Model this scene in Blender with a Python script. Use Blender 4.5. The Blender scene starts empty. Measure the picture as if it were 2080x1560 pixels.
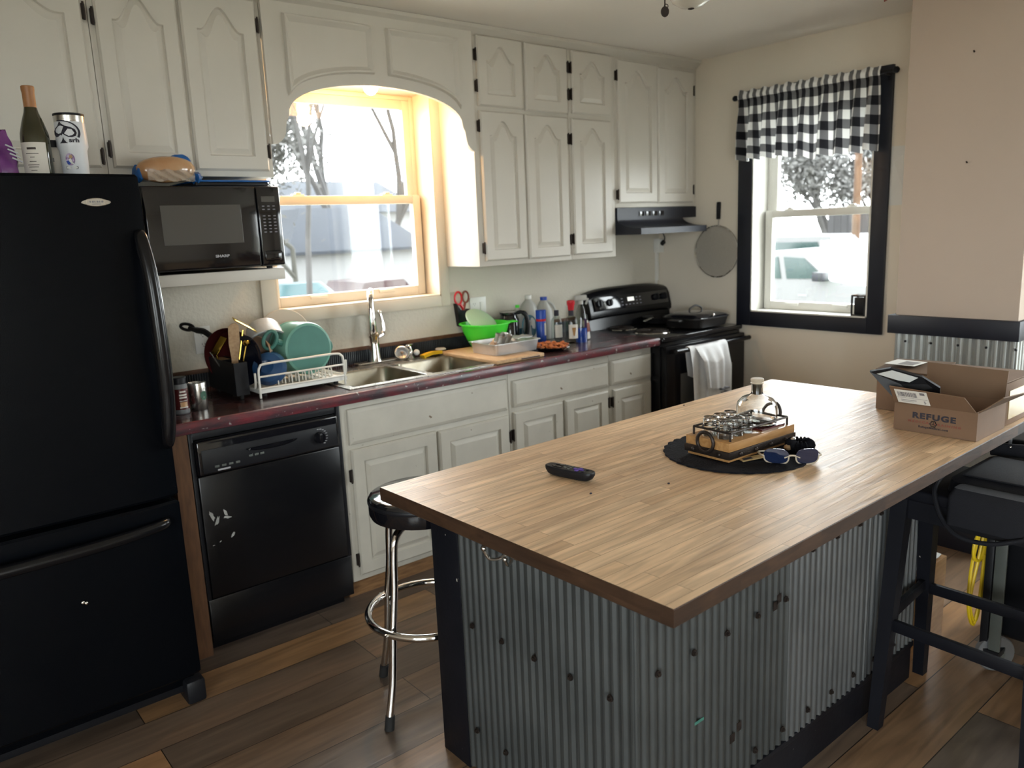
import bpy, bmesh, math, random
from mathutils import Vector, Matrix, Euler
random.seed(7)
PI = math.pi
scene = bpy.context.scene
C = scene.collection
# ------------------------------------------------------------------ camera, sky, exposure
YAW, PITCH, ROLL, FPX = 0.6846, 0.1932, -0.0422, 1597.45
_f = Vector((math.sin(YAW)*math.cos(PITCH), math.cos(YAW)*math.cos(PITCH), -math.sin(PITCH)))
_r = Vector((math.cos(YAW), -math.sin(YAW), 0)); _u = _r.cross(_f)
_c, _s = math.cos(ROLL), math.sin(ROLL)
_r2 = _c*_r + _s*_u; _u2 = -_s*_r + _c*_u
cam_data = bpy.data.cameras.new('camera'); cam = bpy.data.objects.new('camera', cam_data); C.objects.link(cam)
cam.matrix_world = Matrix(((_r2.x, _u2.x, -_f.x, -4.1643), (_r2.y, _u2.y, -_f.y, -3.4884), (_r2.z, _u2.z, -_f.z, 1.5416), (0, 0, 0, 1)))
cam_data.sensor_fit = 'HORIZONTAL'; cam_data.sensor_width = 36.0
cam_data.lens = FPX/2080*36.0
cam_data.dof.use_dof = True; cam_data.dof.focus_distance = 2.1; cam_data.dof.aperture_fstop = 4.0
cam_data.clip_start = 0.03; cam_data.clip_end = 200
scene.camera = cam
world = bpy.data.worlds.new('overcast_sky'); scene.world = world; world.use_nodes = True
bg = world.node_tree.nodes['Background']
bg.inputs['Color'].default_value = (0.93, 0.97, 1.0, 1); bg.inputs['Strength'].default_value = 5.5
scene.view_settings.view_transform = 'Standard'; scene.view_settings.look = 'None'
scene.view_settings.gamma = 1.0; scene.view_settings.use_curve_mapping = False
scene.view_settings.exposure = 1.62
try:
    scene.cycles.max_bounces = 10; scene.cycles.diffuse_bounces = 5; scene.cycles.glossy_bounces = 4
    scene.cycles.transmission_bounces = 8; scene.cycles.transparent_max_bounces = 12
    scene.cycles.caustics_reflective = False; scene.cycles.caustics_refractive = False
    scene.cycles.sample_clamp_indirect = 6.0
    scene.cycles.use_denoising = True
except Exception:
    pass
def portal(name, loc, rot, sx, sy):
    l = bpy.data.lights.new(name, 'AREA'); l.shape = 'RECTANGLE'; l.size = sx; l.size_y = sy
    l.cycles.is_portal = True
    o = bpy.data.objects.new(name, l); C.objects.link(o); o.location = loc; o.rotation_euler = rot
# daylight enters through the windows, front and left ones added for fill; portals only guide the sampling of the sky
portal('sky_portal_sink_window', (-2.245, 0.21, 1.72), (-PI/2, 0, 0), 0.95, 1.04)
portal('sky_portal_side_window', (0.21, -1.08, 1.6), (0, PI/2, 0), 1.25, 0.78)
portal('sky_portal_living_window', (0.21, -3.5, 1.35), (0, PI/2, 0), 1.9, 1.6)
portal('sky_portal_front_fill_window', (-5.05, -6.61, 1.35), (PI/2, 0, 0), 1.6, 1.7)
portal('sky_portal_left_fill_window', (-6.61, -4.55, 1.35), (0, -PI/2, 0), 1.7, 2.4)

# ------------------------------------------------------------------ materials
def nt(m): return m.node_tree.nodes, m.node_tree.links
def mat(name, col, rough=0.5, metal=0.0, var=0.0, vscale=6.0, bump=0.0, bscale=60.0, coat=0.0, spec=0.5, rvar=0.0, col2=None, aniso=None, trans=0.0, ior=1.45, emit=None, stretch=None, specks=None):
    m = bpy.data.materials.new(name); m.use_nodes = True
    n, l = nt(m); p = n['Principled BSDF']
    p.inputs['Base Color'].default_value = (*col, 1); p.inputs['Roughness'].default_value = rough
    p.inputs['Metallic'].default_value = metal; p.inputs['Coat Weight'].default_value = coat
    p.inputs['Coat Roughness'].default_value = 0.08
    p.inputs['Specular IOR Level'].default_value = spec; p.inputs['IOR'].default_value = ior
    p.inputs['Transmission Weight'].default_value = trans
    if emit: p.inputs['Emission Color'].default_value = (*emit[0], 1); p.inputs['Emission Strength'].default_value = emit[1]
    tc = n.new('ShaderNodeTexCoord'); vec = tc.outputs['Object']
    if stretch:
        mp = n.new('ShaderNodeMapping'); mp.inputs['Scale'].default_value = stretch
        l.new(vec, mp.inputs['Vector']); vec = mp.outputs['Vector']
    nz = n.new('ShaderNodeTexNoise'); nz.inputs['Scale'].default_value = vscale; nz.inputs['Detail'].default_value = 4
    l.new(vec, nz.inputs['Vector'])
    if var or col2:
        mx = n.new('ShaderNodeMix'); mx.data_type = 'RGBA'
        c2 = col2 if col2 else tuple(max(0, c*(1-var)) for c in col)
        mx.inputs['A'].default_value = (*col, 1); mx.inputs['B'].default_value = (*c2, 1)
        rm = n.new('ShaderNodeMapRange'); rm.inputs['From Min'].default_value = 0.35; rm.inputs['From Max'].default_value = 0.68
        l.new(nz.outputs['Fac'], rm.inputs['Value']); l.new(rm.outputs['Result'], mx.inputs['Factor'])
        l.new(mx.outputs['Result'], p.inputs['Base Color'])
    if specks:                                  # chips and flecks: (colour, scale, threshold)
        sn = n.new('ShaderNodeTexNoise'); sn.inputs['Scale'].default_value = specks[1]; sn.inputs['Detail'].default_value = 2.5
        l.new(tc.outputs['Object'], sn.inputs['Vector'])
        sr = n.new('ShaderNodeMapRange'); sr.inputs['From Min'].default_value = specks[2]; sr.inputs['From Max'].default_value = specks[2]+0.03
        l.new(sn.outputs['Fac'], sr.inputs['Value'])
        sm = n.new('ShaderNodeMix'); sm.data_type = 'RGBA'; sm.inputs['B'].default_value = (*specks[0], 1); sm.inputs['A'].default_value = (*col, 1)
        l.new(sr.outputs['Result'], sm.inputs['Factor'])
        if p.inputs['Base Color'].links: l.new(p.inputs['Base Color'].links[0].from_socket, sm.inputs['A'])
        l.new(sm.outputs['Result'], p.inputs['Base Color'])
    if rvar:
        rm = n.new('ShaderNodeMapRange'); rm.inputs['To Min'].default_value = max(0.02, rough-rvar); rm.inputs['To Max'].default_value = min(1, rough+rvar)
        l.new(nz.outputs['Fac'], rm.inputs['Value']); l.new(rm.outputs['Result'], p.inputs['Roughness'])
    if bump:
        nb = n.new('ShaderNodeTexNoise'); nb.inputs['Scale'].default_value = bscale; nb.inputs['Detail'].default_value = 3
        l.new(vec, nb.inputs['Vector'])
        b = n.new('ShaderNodeBump'); b.inputs['Strength'].default_value = bump; b.inputs['Distance'].default_value = 0.004
        l.new(nb.outputs['Fac'], b.inputs['Height']); l.new(b.outputs['Normal'], p.inputs['Normal'])
    return m
def glassmat(name, col=(1, 1, 1), refl=0.08):
    m = bpy.data.materials.new(name); m.use_nodes = True
    n, l = nt(m); n.remove(n['Principled BSDF']); out = n['Material Output']
    t = n.new('ShaderNodeBsdfTransparent'); t.inputs['Color'].default_value = (*col, 1)
    g = n.new('ShaderNodeBsdfGlossy'); g.inputs['Roughness'].default_value = 0.02
    lw = n.new('ShaderNodeLayerWeight'); lw.inputs['Blend'].default_value = 0.5
    pw = n.new('ShaderNodeMath'); pw.operation = 'POWER'; pw.inputs[1].default_value = 4.0; l.new(lw.outputs['Facing'], pw.inputs[0])
    fr = n.new('ShaderNodeMath'); fr.operation = 'MULTIPLY_ADD'; fr.inputs[1].default_value = 0.7; fr.inputs[2].default_value = refl*0.5; l.new(pw.outputs[0], fr.inputs[0])
    mx = n.new('ShaderNodeMixShader')
    l.new(fr.outputs[0], mx.inputs[0]); l.new(t.outputs[0], mx.inputs[1]); l.new(g.outputs[0], mx.inputs[2])
    l.new(mx.outputs[0], out.inputs['Surface'])
    return m
def planks(name, c1, c2, c3, length, width, rough, axis_rot=0.0, gap=0.0016, gapcol=(0.01, 0.008, 0.006), grain=(1.2, 22, 22), blotch=1.6, blotchcol=None, bfac=0.6, coat=0.0, off=0.37, bump=0.1, bias=0.0, rvar=0.12, spec=0.5):
    """boards laid along local x: brick pattern for the boards, stretched noise for the grain"""
    m = bpy.data.materials.new(name); m.use_nodes = True
    n, l = nt(m); p = n['Principled BSDF']
    tc = n.new('ShaderNodeTexCoord'); mp = n.new('ShaderNodeMapping'); mp.inputs['Rotation'].default_value = (0, 0, axis_rot)
    l.new(tc.outputs['Object'], mp.inputs['Vector'])
    br = n.new('ShaderNodeTexBrick'); br.offset = off; br.inputs['Scale'].default_value = 1.0
    br.inputs['Brick Width'].default_value = length; br.inputs['Row Height'].default_value = width
    br.inputs['Mortar Size'].default_value = gap; br.inputs['Mortar Smooth'].default_value = 0.1; br.inputs['Bias'].default_value = bias
    br.inputs['Color1'].default_value = (0, 0, 0, 1); br.inputs['Color2'].default_value = (1, 1, 1, 1); br.inputs['Mortar'].default_value = (0.5, 0.5, 0.5, 1)
    l.new(mp.outputs['Vector'], br.inputs['Vector'])
    rp = n.new('ShaderNodeValToRGB'); e = rp.color_ramp.elements
    e[0].position = 0.0; e[0].color = (*c1, 1); e[1].position = 1.0; e[1].color = (*c3, 1)
    k = e.new(0.55); k.color = (*c2, 1)
    l.new(br.outputs['Color'], rp.inputs['Fac'])
    gm = n.new('ShaderNodeMapping'); gm.inputs['Scale'].default_value = grain; l.new(mp.outputs['Vector'], gm.inputs['Vector'])
    ad = n.new('ShaderNodeVectorMath'); ad.operation = 'ADD'; l.new(gm.outputs['Vector'], ad.inputs[0])
    sc = n.new('ShaderNodeVectorMath'); sc.operation = 'SCALE'; sc.inputs['Scale'].default_value = 5.5
    l.new(br.outputs['Color'], sc.inputs[0]); l.new(sc.outputs['Vector'], ad.inputs[1])
    g = n.new('ShaderNodeTexNoise'); g.inputs['Scale'].default_value = 1.6; g.inputs['Detail'].default_value = 8; g.inputs['Distortion'].default_value = 0.9
    l.new(ad.outputs['Vector'], g.inputs['Vector'])
    gr = n.new('ShaderNodeMapRange'); gr.inputs['From Min'].default_value = 0.3; gr.inputs['From Max'].default_value = 0.75; gr.inputs['To Min'].default_value = 0.62; gr.inputs['To Max'].default_value = 1.3
    l.new(g.outputs['Fac'], gr.inputs['Value'])
    mu = n.new('ShaderNodeMix'); mu.data_type = 'RGBA'; mu.blend_type = 'MULTIPLY'; mu.inputs['Factor'].default_value = 1
    l.new(rp.outputs['Color'], mu.inputs['A']); l.new(gr.outputs['Result'], mu.inputs['B'])
    col = mu.outputs['Result']
    b = n.new('ShaderNodeTexNoise'); b.inputs['Scale'].default_value = blotch; b.inputs['Detail'].default_value = 5; b.inputs['Roughness'].default_value = 0.65
    bm_ = n.new('ShaderNodeMapping'); bm_.inputs['Scale'].default_value = (0.5, 1.0, 1.0); l.new(mp.outputs['Vector'], bm_.inputs['Vector']); l.new(bm_.outputs['Vector'], b.inputs['Vector'])
    if blotchcol:
        rg = n.new('ShaderNodeMapRange'); rg.inputs['From Min'].default_value = 0.45; rg.inputs['From Max'].default_value = 0.7; rg.inputs['To Max'].default_value = bfac
        l.new(b.outputs['Fac'], rg.inputs['Value'])
        m2 = n.new('ShaderNodeMix'); m2.data_type = 'RGBA'; m2.inputs['B'].default_value = (*blotchcol, 1)
        l.new(rg.outputs['Result'], m2.inputs['Factor']); l.new(col, m2.inputs['A']); col = m2.outputs['Result']
    m3 = n.new('ShaderNodeMix'); m3.data_type = 'RGBA'; m3.inputs['B'].default_value = (*gapcol, 1)
    l.new(br.outputs['Fac'], m3.inputs['Factor']); l.new(col, m3.inputs['A'])
    l.new(m3.outputs['Result'], p.inputs['Base Color'])
    rr = n.new('ShaderNodeMapRange'); rr.inputs['To Min'].default_value = rough-rvar; rr.inputs['To Max'].default_value = rough+rvar
    l.new(b.outputs['Fac'], rr.inputs['Value']); l.new(rr.outputs['Result'], p.inputs['Roughness'])
    p.inputs['Coat Weight'].default_value = coat; p.inputs['Coat Roughness'].default_value = 0.15; p.inputs['Specular IOR Level'].default_value = spec
    bp = n.new('ShaderNodeBump'); bp.inputs['Strength'].default_value = bump; bp.inputs['Distance'].default_value = 0.003
    l.new(g.outputs['Fac'], bp.inputs['Height']); l.new(bp.outputs['Normal'], p.inputs['Normal'])
    return m
def gingham(name, k=0.046):
    m = bpy.data.materials.new(name); m.use_nodes = True
    n, l = nt(m); n.remove(n['Principled BSDF']); out = n['Material Output']
    uv = n.new('ShaderNodeUVMap'); uv.uv_map = 'cloth'; sp = n.new('ShaderNodeSeparateXYZ'); l.new(uv.outputs['UV'], sp.inputs[0])
    def stripe(o):
        a = n.new('ShaderNodeMath'); a.operation = 'MULTIPLY'; a.inputs[1].default_value = 1/(2*k); l.new(o, a.inputs[0])
        b = n.new('ShaderNodeMath'); b.operation = 'FRACT'; l.new(a.outputs[0], b.inputs[0])
        c = n.new('ShaderNodeMath'); c.operation = 'GREATER_THAN'; c.inputs[1].default_value = 0.5; l.new(b.outputs[0], c.inputs[0])
        return c.outputs[0]
    s = n.new('ShaderNodeMath'); s.operation = 'ADD'; l.new(stripe(sp.outputs[0]), s.inputs[0]); l.new(stripe(sp.outputs[1]), s.inputs[1])
    h = n.new('ShaderNodeMath'); h.operation = 'MULTIPLY'; h.inputs[1].default_value = 0.5; l.new(s.outputs[0], h.inputs[0])
    rp = n.new('ShaderNodeValToRGB'); rp.color_ramp.interpolation = 'CONSTANT'; e = rp.color_ramp.elements
    e[0].position = 0; e[0].color = (0.82, 0.82, 0.80, 1); e[1].position = 0.8; e[1].color = (0.02, 0.02, 0.023, 1)
    k2 = e.new(0.3); k2.color = (0.16, 0.16, 0.165, 1)
    l.new(h.outputs[0], rp.inputs['Fac'])
    d = n.new('ShaderNodeBsdfDiffuse'); t = n.new('ShaderNodeBsdfTranslucent'); l.new(rp.outputs['Color'], d.inputs['Color']); l.new(rp.outputs['Color'], t.inputs['Color'])
    mx = n.new('ShaderNodeMixShader'); mx.inputs[0].default_value = 0.2
    l.new(d.outputs[0], mx.inputs[1]); l.new(t.outputs[0], mx.inputs[2]); l.new(mx.outputs[0], out.inputs['Surface'])
    return m
M = {}
M['cab'] = mat('white_cabinet_paint', (0.61, 0.58, 0.52), 0.42, var=0.06, vscale=3, bump=0.03, bscale=90)
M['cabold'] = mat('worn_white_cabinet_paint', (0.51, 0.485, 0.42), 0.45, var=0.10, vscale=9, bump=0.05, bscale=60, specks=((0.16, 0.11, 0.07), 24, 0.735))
M['wall'] = mat('beige_wall_paint', (0.74, 0.67, 0.565), 0.85, var=0.05, vscale=1.5, bump=0.12, bscale=90)
M['wallb'] = mat('textured_cream_wall_paint', (0.60, 0.565, 0.48), 0.85, var=0.05, vscale=1.5, bump=0.7, bscale=60)
M['wallch'] = mat('chase_wall_paint_with_shade', (0.46, 0.38, 0.315), 0.85, var=0.05, vscale=1.5, bump=0.12, bscale=90)  # same wall paint, darkened so the colour carries the chase's shade
M['ceil'] = mat('ceiling_paint', (0.84, 0.80, 0.74), 0.9, var=0.04, vscale=1.2, bump=0.05, bscale=40)
M['floor'] = planks('vinyl_plank_floor', (0.095, 0.075, 0.060), (0.16, 0.108, 0.072), (0.30, 0.165, 0.075), 1.22, 0.178, 0.33, grain=(1.6, 16, 16), blotch=2.2, blotchcol=(0.13, 0.10, 0.08), bfac=0.4, bump=0.25)
M['butcher'] = planks('butcher_block', (0.62, 0.425, 0.255), (0.70, 0.505, 0.32), (0.53, 0.35, 0.205), 0.42, 0.038, 0.41, axis_rot=-0.0162, gap=0.0006, gapcol=(0.22, 0.125, 0.06), grain=(2.2, 30, 30), blotch=2.6, blotchcol=(0.34, 0.215, 0.13), bfac=0.65, coat=0.0, off=0.29, bump=0.45, rvar=0.12, spec=0.5)
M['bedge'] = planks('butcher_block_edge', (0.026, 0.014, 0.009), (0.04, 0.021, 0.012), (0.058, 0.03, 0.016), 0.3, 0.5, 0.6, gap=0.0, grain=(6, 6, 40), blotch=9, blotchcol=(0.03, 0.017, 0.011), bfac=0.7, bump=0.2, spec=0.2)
M['counter'] = mat('worn_red_black_laminate', (0.022, 0.015, 0.015), 0.24, col2=(0.075, 0.026, 0.028), vscale=7, rvar=0.12, bump=0.05, bscale=30, coat=0.3, stretch=(1, 4, 4), specks=((0.13, 0.10, 0.10), 22, 0.66))
M['countedge'] = mat('chipped_laminate_edge', (0.045, 0.028, 0.034), 0.35, col2=(0.15, 0.024, 0.032), vscale=11, bump=0.25, bscale=70, coat=0.2, stretch=(1, 3, 3), specks=((0.30, 0.28, 0.27), 45, 0.67))
M['galv'] = mat('galvanized_steel', (0.068, 0.073, 0.072), 0.58, metal=0.5, var=0.28, vscale=5, rvar=0.12, bump=0.05, bscale=25)
M['galvlit'] = mat('galvanized_steel_painted_lit', (0.15, 0.16, 0.165), 0.45, metal=0.65, var=0.25, vscale=4, rvar=0.12)  # same galvanized steel, reflected light painted in as a brighter colour
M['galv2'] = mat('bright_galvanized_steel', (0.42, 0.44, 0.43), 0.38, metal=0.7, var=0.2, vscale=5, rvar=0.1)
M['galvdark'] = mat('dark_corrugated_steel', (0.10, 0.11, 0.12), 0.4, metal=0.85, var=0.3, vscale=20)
M['rust'] = mat('rusty_brown_strip', (0.13, 0.06, 0.03), 0.6, var=0.4, vscale=20)
M['black'] = mat('black_appliance_enamel', (0.005, 0.005, 0.006), 0.22, spec=0.35, var=0.0, rvar=0.06, vscale=3)
M['blacktex'] = mat('pebbled_black_enamel', (0.0022, 0.0028, 0.004), 0.24, spec=0.10, bump=0.12, bscale=420)
M['blacksoft'] = mat('black_plastic', (0.009, 0.0095, 0.012), 0.45, spec=0.35, var=0.2, vscale=20)
M['blackgloss'] = mat('glossy_black_plastic', (0.006, 0.006, 0.008), 0.08, coat=0.5)
M['blackpaint'] = mat('black_painted_wood', (0.006, 0.0065, 0.010), 0.5, spec=0.25, var=0.25, vscale=8, bump=0.15, bscale=50, specks=((0.30, 0.28, 0.25), 40, 0.745))
M['navyblack'] = mat('blue_black_painted_trim', (0.011, 0.013, 0.022), 0.45, var=0.2, vscale=6, bump=0.12, bscale=40)
M['rub'] = mat('black_rubber', (0.010, 0.010, 0.010), 0.8, var=0.2, vscale=30)
M['blackcloth'] = mat('black_nylon_fabric', (0.008, 0.0085, 0.012), 0.75, spec=0.3, bump=0.3, bscale=400, var=0.2, vscale=12)
M['smoke'] = mat('smoked_oven_window', (0.085, 0.083, 0.078), 0.16, coat=0.3)
M['chrome'] = mat('chrome', (0.72, 0.70, 0.68), 0.09, metal=1.0, rvar=0.03, vscale=4)
M['steel'] = mat('brushed_stainless_steel', (0.60, 0.58, 0.54), 0.28, metal=1.0, var=0.12, vscale=18, rvar=0.08)
M['sinksteel'] = mat('stained_sink_steel', (0.36, 0.33, 0.27), 0.30, metal=1.0, col2=(0.22, 0.19, 0.13), vscale=6, rvar=0.08)
M['alum'] = mat('dull_aluminium', (0.62, 0.62, 0.62), 0.38, metal=0.9, var=0.15, vscale=12)
M['vinyl'] = mat('almond_window_vinyl', (0.66, 0.58, 0.46), 0.45, var=0.05, vscale=5)
M['whitevinyl'] = mat('white_window_vinyl', (0.70, 0.69, 0.64), 0.45, var=0.04, vscale=5)
M['casing'] = mat('cream_window_casing', (0.62, 0.57, 0.47), 0.5, var=0.06, vscale=6)
M['pane'] = glassmat('window_glass', (0.97, 0.985, 0.98))
M['clear'] = mat('clear_glass', (0.97, 0.98, 0.97), 0.01, trans=1.0, ior=1.46)
M['clearplastic'] = mat('cloudy_clear_plastic', (0.66, 0.68, 0.68), 0.22, trans=0.2, ior=1.2, bump=0.3, bscale=30)
M['whitewire'] = mat('white_coated_wire', (0.68, 0.66, 0.60), 0.35, var=0.1, vscale=30)
M['white'] = mat('white_plastic', (0.72, 0.71, 0.67), 0.4, var=0.04, vscale=10)
M['towel'] = mat('white_terry_towel', (0.72, 0.72, 0.72), 0.95, var=0.08, vscale=25, bump=0.5, bscale=260)
M['paper'] = mat('white_paper', (0.70, 0.70, 0.67), 0.8, var=0.05, vscale=8)
M['card'] = mat('corrugated_cardboard', (0.165, 0.098, 0.058), 0.85, var=0.12, vscale=6, bump=0.06, bscale=50)
M['cardin'] = mat('cardboard_inside', (0.15, 0.092, 0.054), 0.85, var=0.12, vscale=8)
M['tape'] = mat('tan_packing_tape', (0.38, 0.27, 0.13), 0.25, var=0.1, vscale=14)
M['ink'] = mat('dark_navy_ink', (0.022, 0.020, 0.030), 0.7, var=0.1, vscale=50)
M['redink'] = mat('faded_red_ink', (0.20, 0.055, 0.035), 0.7, var=0.1, vscale=50)
M['greyink'] = mat('grey_print', (0.20, 0.20, 0.22), 0.7, var=0.1, vscale=50)
M['lightink'] = mat('pale_grey_print', (0.42, 0.42, 0.44), 0.5, var=0.1, vscale=50)
M['wood'] = mat('varnished_tan_wood', (0.40, 0.22, 0.085), 0.4, col2=(0.30, 0.15, 0.05), vscale=7, stretch=(2, 14, 14), coat=0.2)
M['darkwood'] = mat('oak_toe_kick', (0.26, 0.14, 0.06), 0.5, col2=(0.12, 0.055, 0.022), vscale=5, stretch=(2, 14, 14))
M['brownpanel'] = mat('brown_wood_end_panel', (0.13, 0.06, 0.025), 0.55, col2=(0.08, 0.035, 0.015), vscale=6, stretch=(14, 14, 2))
M['board'] = mat('cutting_board_wood', (0.50, 0.33, 0.18), 0.55, col2=(0.40, 0.24, 0.12), vscale=7, stretch=(14, 2, 14))
M['iron'] = mat('dark_wrought_iron', (0.035, 0.026, 0.022), 0.45, metal=0.6, var=0.2, vscale=40, bump=0.2, bscale=120)
M['castiron'] = mat('black_cast_iron', (0.010, 0.009, 0.009), 0.42, var=0.2, vscale=20, bump=0.15, bscale=200)
M['darkred'] = mat('dark_red_enamel', (0.07, 0.012, 0.012), 0.25, var=0.1, vscale=10)
M['teal'] = mat('seafoam_enamel', (0.135, 0.32, 0.255), 0.35, var=0.06, vscale=8)
M['tealdk'] = mat('teal_silicone', (0.05, 0.175, 0.14), 0.5, var=0.1, vscale=20)
M['navy'] = mat('navy_glaze', (0.008, 0.010, 0.022), 0.15, var=0.1, vscale=10)
M['blue'] = mat('blue_glazed_stoneware', (0.02, 0.065, 0.16), 0.2, var=0.25, vscale=14)
M['tan'] = mat('tan_stoneware', (0.40, 0.26, 0.17), 0.3, var=0.15, vscale=8)
M['cream'] = mat('cream_plastic_board', (0.56, 0.47, 0.37), 0.45, var=0.05, vscale=8)
M['gold'] = mat('polished_gold_metal', (0.75, 0.50, 0.10), 0.2, metal=1.0, var=0.1, vscale=14)
M['logogreen'] = mat('dark_green_print', (0.008, 0.075, 0.035), 0.4, var=0.1, vscale=30)
M['green'] = mat('bright_green_plastic', (0.07, 0.72, 0.045), 0.35, var=0.05, vscale=8)
M['palegreen'] = mat('translucent_pale_green_plastic', (0.50, 0.72, 0.50), 0.3, var=0.05, vscale=8, trans=0.35)
M['yellow'] = mat('yellow_sponge', (0.78, 0.47, 0.012), 0.9, bump=0.4, bscale=200, var=0.15, vscale=40)
M['yellowcord'] = mat('yellow_cord_jacket', (0.72, 0.50, 0.012), 0.45, var=0.1, vscale=30)
M['red'] = mat('red_plastic', (0.55, 0.02, 0.03), 0.35, var=0.1, vscale=20)
M['bluecap'] = mat('blue_plastic', (0.015, 0.06, 0.36), 0.35, var=0.1, vscale=20)
M['bluefluid'] = mat('blue_cleaner_fluid', (0.01, 0.06, 0.40), 0.15, var=0.05, vscale=8)
M['petrol'] = mat('dark_teal_label', (0.015, 0.075, 0.11), 0.4, col2=(0.03, 0.20, 0.26), vscale=14)
M['jug'] = mat('cloudy_plastic_jug', (0.56, 0.56, 0.52), 0.4, trans=0.3, var=0.05, vscale=8)
M['spirit'] = glassmat('clear_spirit_glass', (0.84, 0.87, 0.84))
M['food'] = mat('orange_food_scraps', (0.55, 0.17, 0.035), 0.6, col2=(0.24, 0.05, 0.015), vscale=60, bump=0.7, bscale=90)
M['bread'] = mat('bread_crust_in_film', (0.40, 0.20, 0.09), 0.22, col2=(0.50, 0.32, 0.17), vscale=9, coat=0.9, bump=0.3, bscale=25)
M['film'] = glassmat('crinkled_clear_film', (0.93, 0.90, 0.88), 0.55)
M['bagblue'] = mat('blue_bread_bag', (0.02, 0.13, 0.42), 0.25, var=0.3, vscale=25, bump=0.4, bscale=40)
M['purple'] = mat('purple_foil_bag', (0.10, 0.018, 0.13), 0.2, col2=(0.17, 0.04, 0.20), vscale=18, bump=0.7, bscale=25, coat=0.6)
M['wine'] = mat('dark_olive_glass', (0.030, 0.028, 0.012), 0.08, coat=0.4)
M['label'] = mat('cream_bottle_label', (0.60, 0.56, 0.50), 0.6, var=0.06, vscale=20)
M['foil'] = mat('orange_brown_foil', (0.34, 0.15, 0.055), 0.4, var=0.2, vscale=20, bump=0.1, bscale=120)
M['cork'] = mat('olive_cork', (0.24, 0.17, 0.07), 0.5, var=0.2, vscale=60)
M['tumbler'] = mat('white_powder_coat', (0.62, 0.63, 0.66), 0.35, var=0.03, vscale=10)
M['mesh'] = mat('fine_steel_mesh', (0.40, 0.37, 0.32), 0.6, metal=0.1, var=0.1, vscale=200)
M['greyplastic'] = mat('grey_rubber_tyre', (0.14, 0.145, 0.15), 0.5, var=0.1, vscale=12)
M['lens'] = mat('dark_blue_lens', (0.008, 0.016, 0.05), 0.05, coat=1.0)
M['tanframe'] = mat('pearl_tan_frame', (0.50, 0.43, 0.33), 0.35, var=0.1, vscale=20)
M['violet'] = mat('violet_buttons', (0.09, 0.045, 0.30), 0.4, var=0.05, vscale=30)
M['greybtn'] = mat('grey_buttons', (0.10, 0.11, 0.10), 0.4, var=0.05, vscale=30)
M['woven'] = mat('black_woven_rush', (0.008, 0.0085, 0.012), 0.85, var=0.3, vscale=60, bump=0.8, bscale=160, spec=0.12)
M['warm'] = mat('lit_bulb', (1, 0.8, 0.5), 0.3, emit=((1.0, 0.56, 0.20), 26.0))
M['led'] = mat('lit_clock_display', (0.8, 0.8, 0.75), 0.4, emit=((0.9, 0.9, 0.8), 0.22))
M['frost'] = mat('frosted_glass_bowl', (0.62, 0.60, 0.53), 0.25, var=0.08, vscale=6, coat=0.3)
M['gingham'] = gingham('black_white_gingham')
M['siding'] = mat('pale_siding', (0.13, 0.13, 0.13), 0.8, var=0.08, vscale=1)
M['roof'] = mat('blue_grey_shingles', (0.012, 0.015, 0.021), 0.9, var=0.15, vscale=2)
M['bark'] = mat('grey_bark', (0.030, 0.028, 0.027), 0.95, var=0.3, vscale=5)
M['bark2'] = mat('pale_grey_bark', (0.036, 0.034, 0.033), 0.95, var=0.3, vscale=5)
M['twig'] = mat('dull_olive_twigs', (0.040, 0.039, 0.033), 0.95, var=0.3, vscale=5)
M['twigpale'] = mat('pale_thicket_twigs', (0.085, 0.083, 0.080), 0.95, var=0.4, vscale=1.5)
M['ground'] = mat('pale_winter_lawn', (0.36, 0.36, 0.33), 0.95, col2=(0.26, 0.26, 0.22), vscale=0.6)
M['truck'] = mat('white_truck_paint', (0.085, 0.085, 0.085), 0.3, var=0.02, vscale=1)
M['truckglass'] = mat('green_tinted_truck_glass', (0.004, 0.018, 0.016), 0.1, var=0.1, vscale=2)
M['bin'] = mat('teal_plastic_tarp', (0.002, 0.026, 0.03), 0.5, var=0.3, vscale=3)
M['carpaint'] = mat('dark_red_car_paint', (0.022, 0.007, 0.008), 0.3, var=0.1, vscale=2)
M['fence'] = mat('grey_weathered_boards', (0.02, 0.019, 0.02), 0.9, var=0.3, vscale=6, stretch=(1, 1, 0.2))
M['pole'] = mat('orange_brown_pole', (0.05, 0.023, 0.009), 0.9, var=0.3, vscale=5)
M['scrape'] = mat('scraped_white_primer', (0.40, 0.40, 0.38), 0.7, var=0.3, vscale=60)
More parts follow.
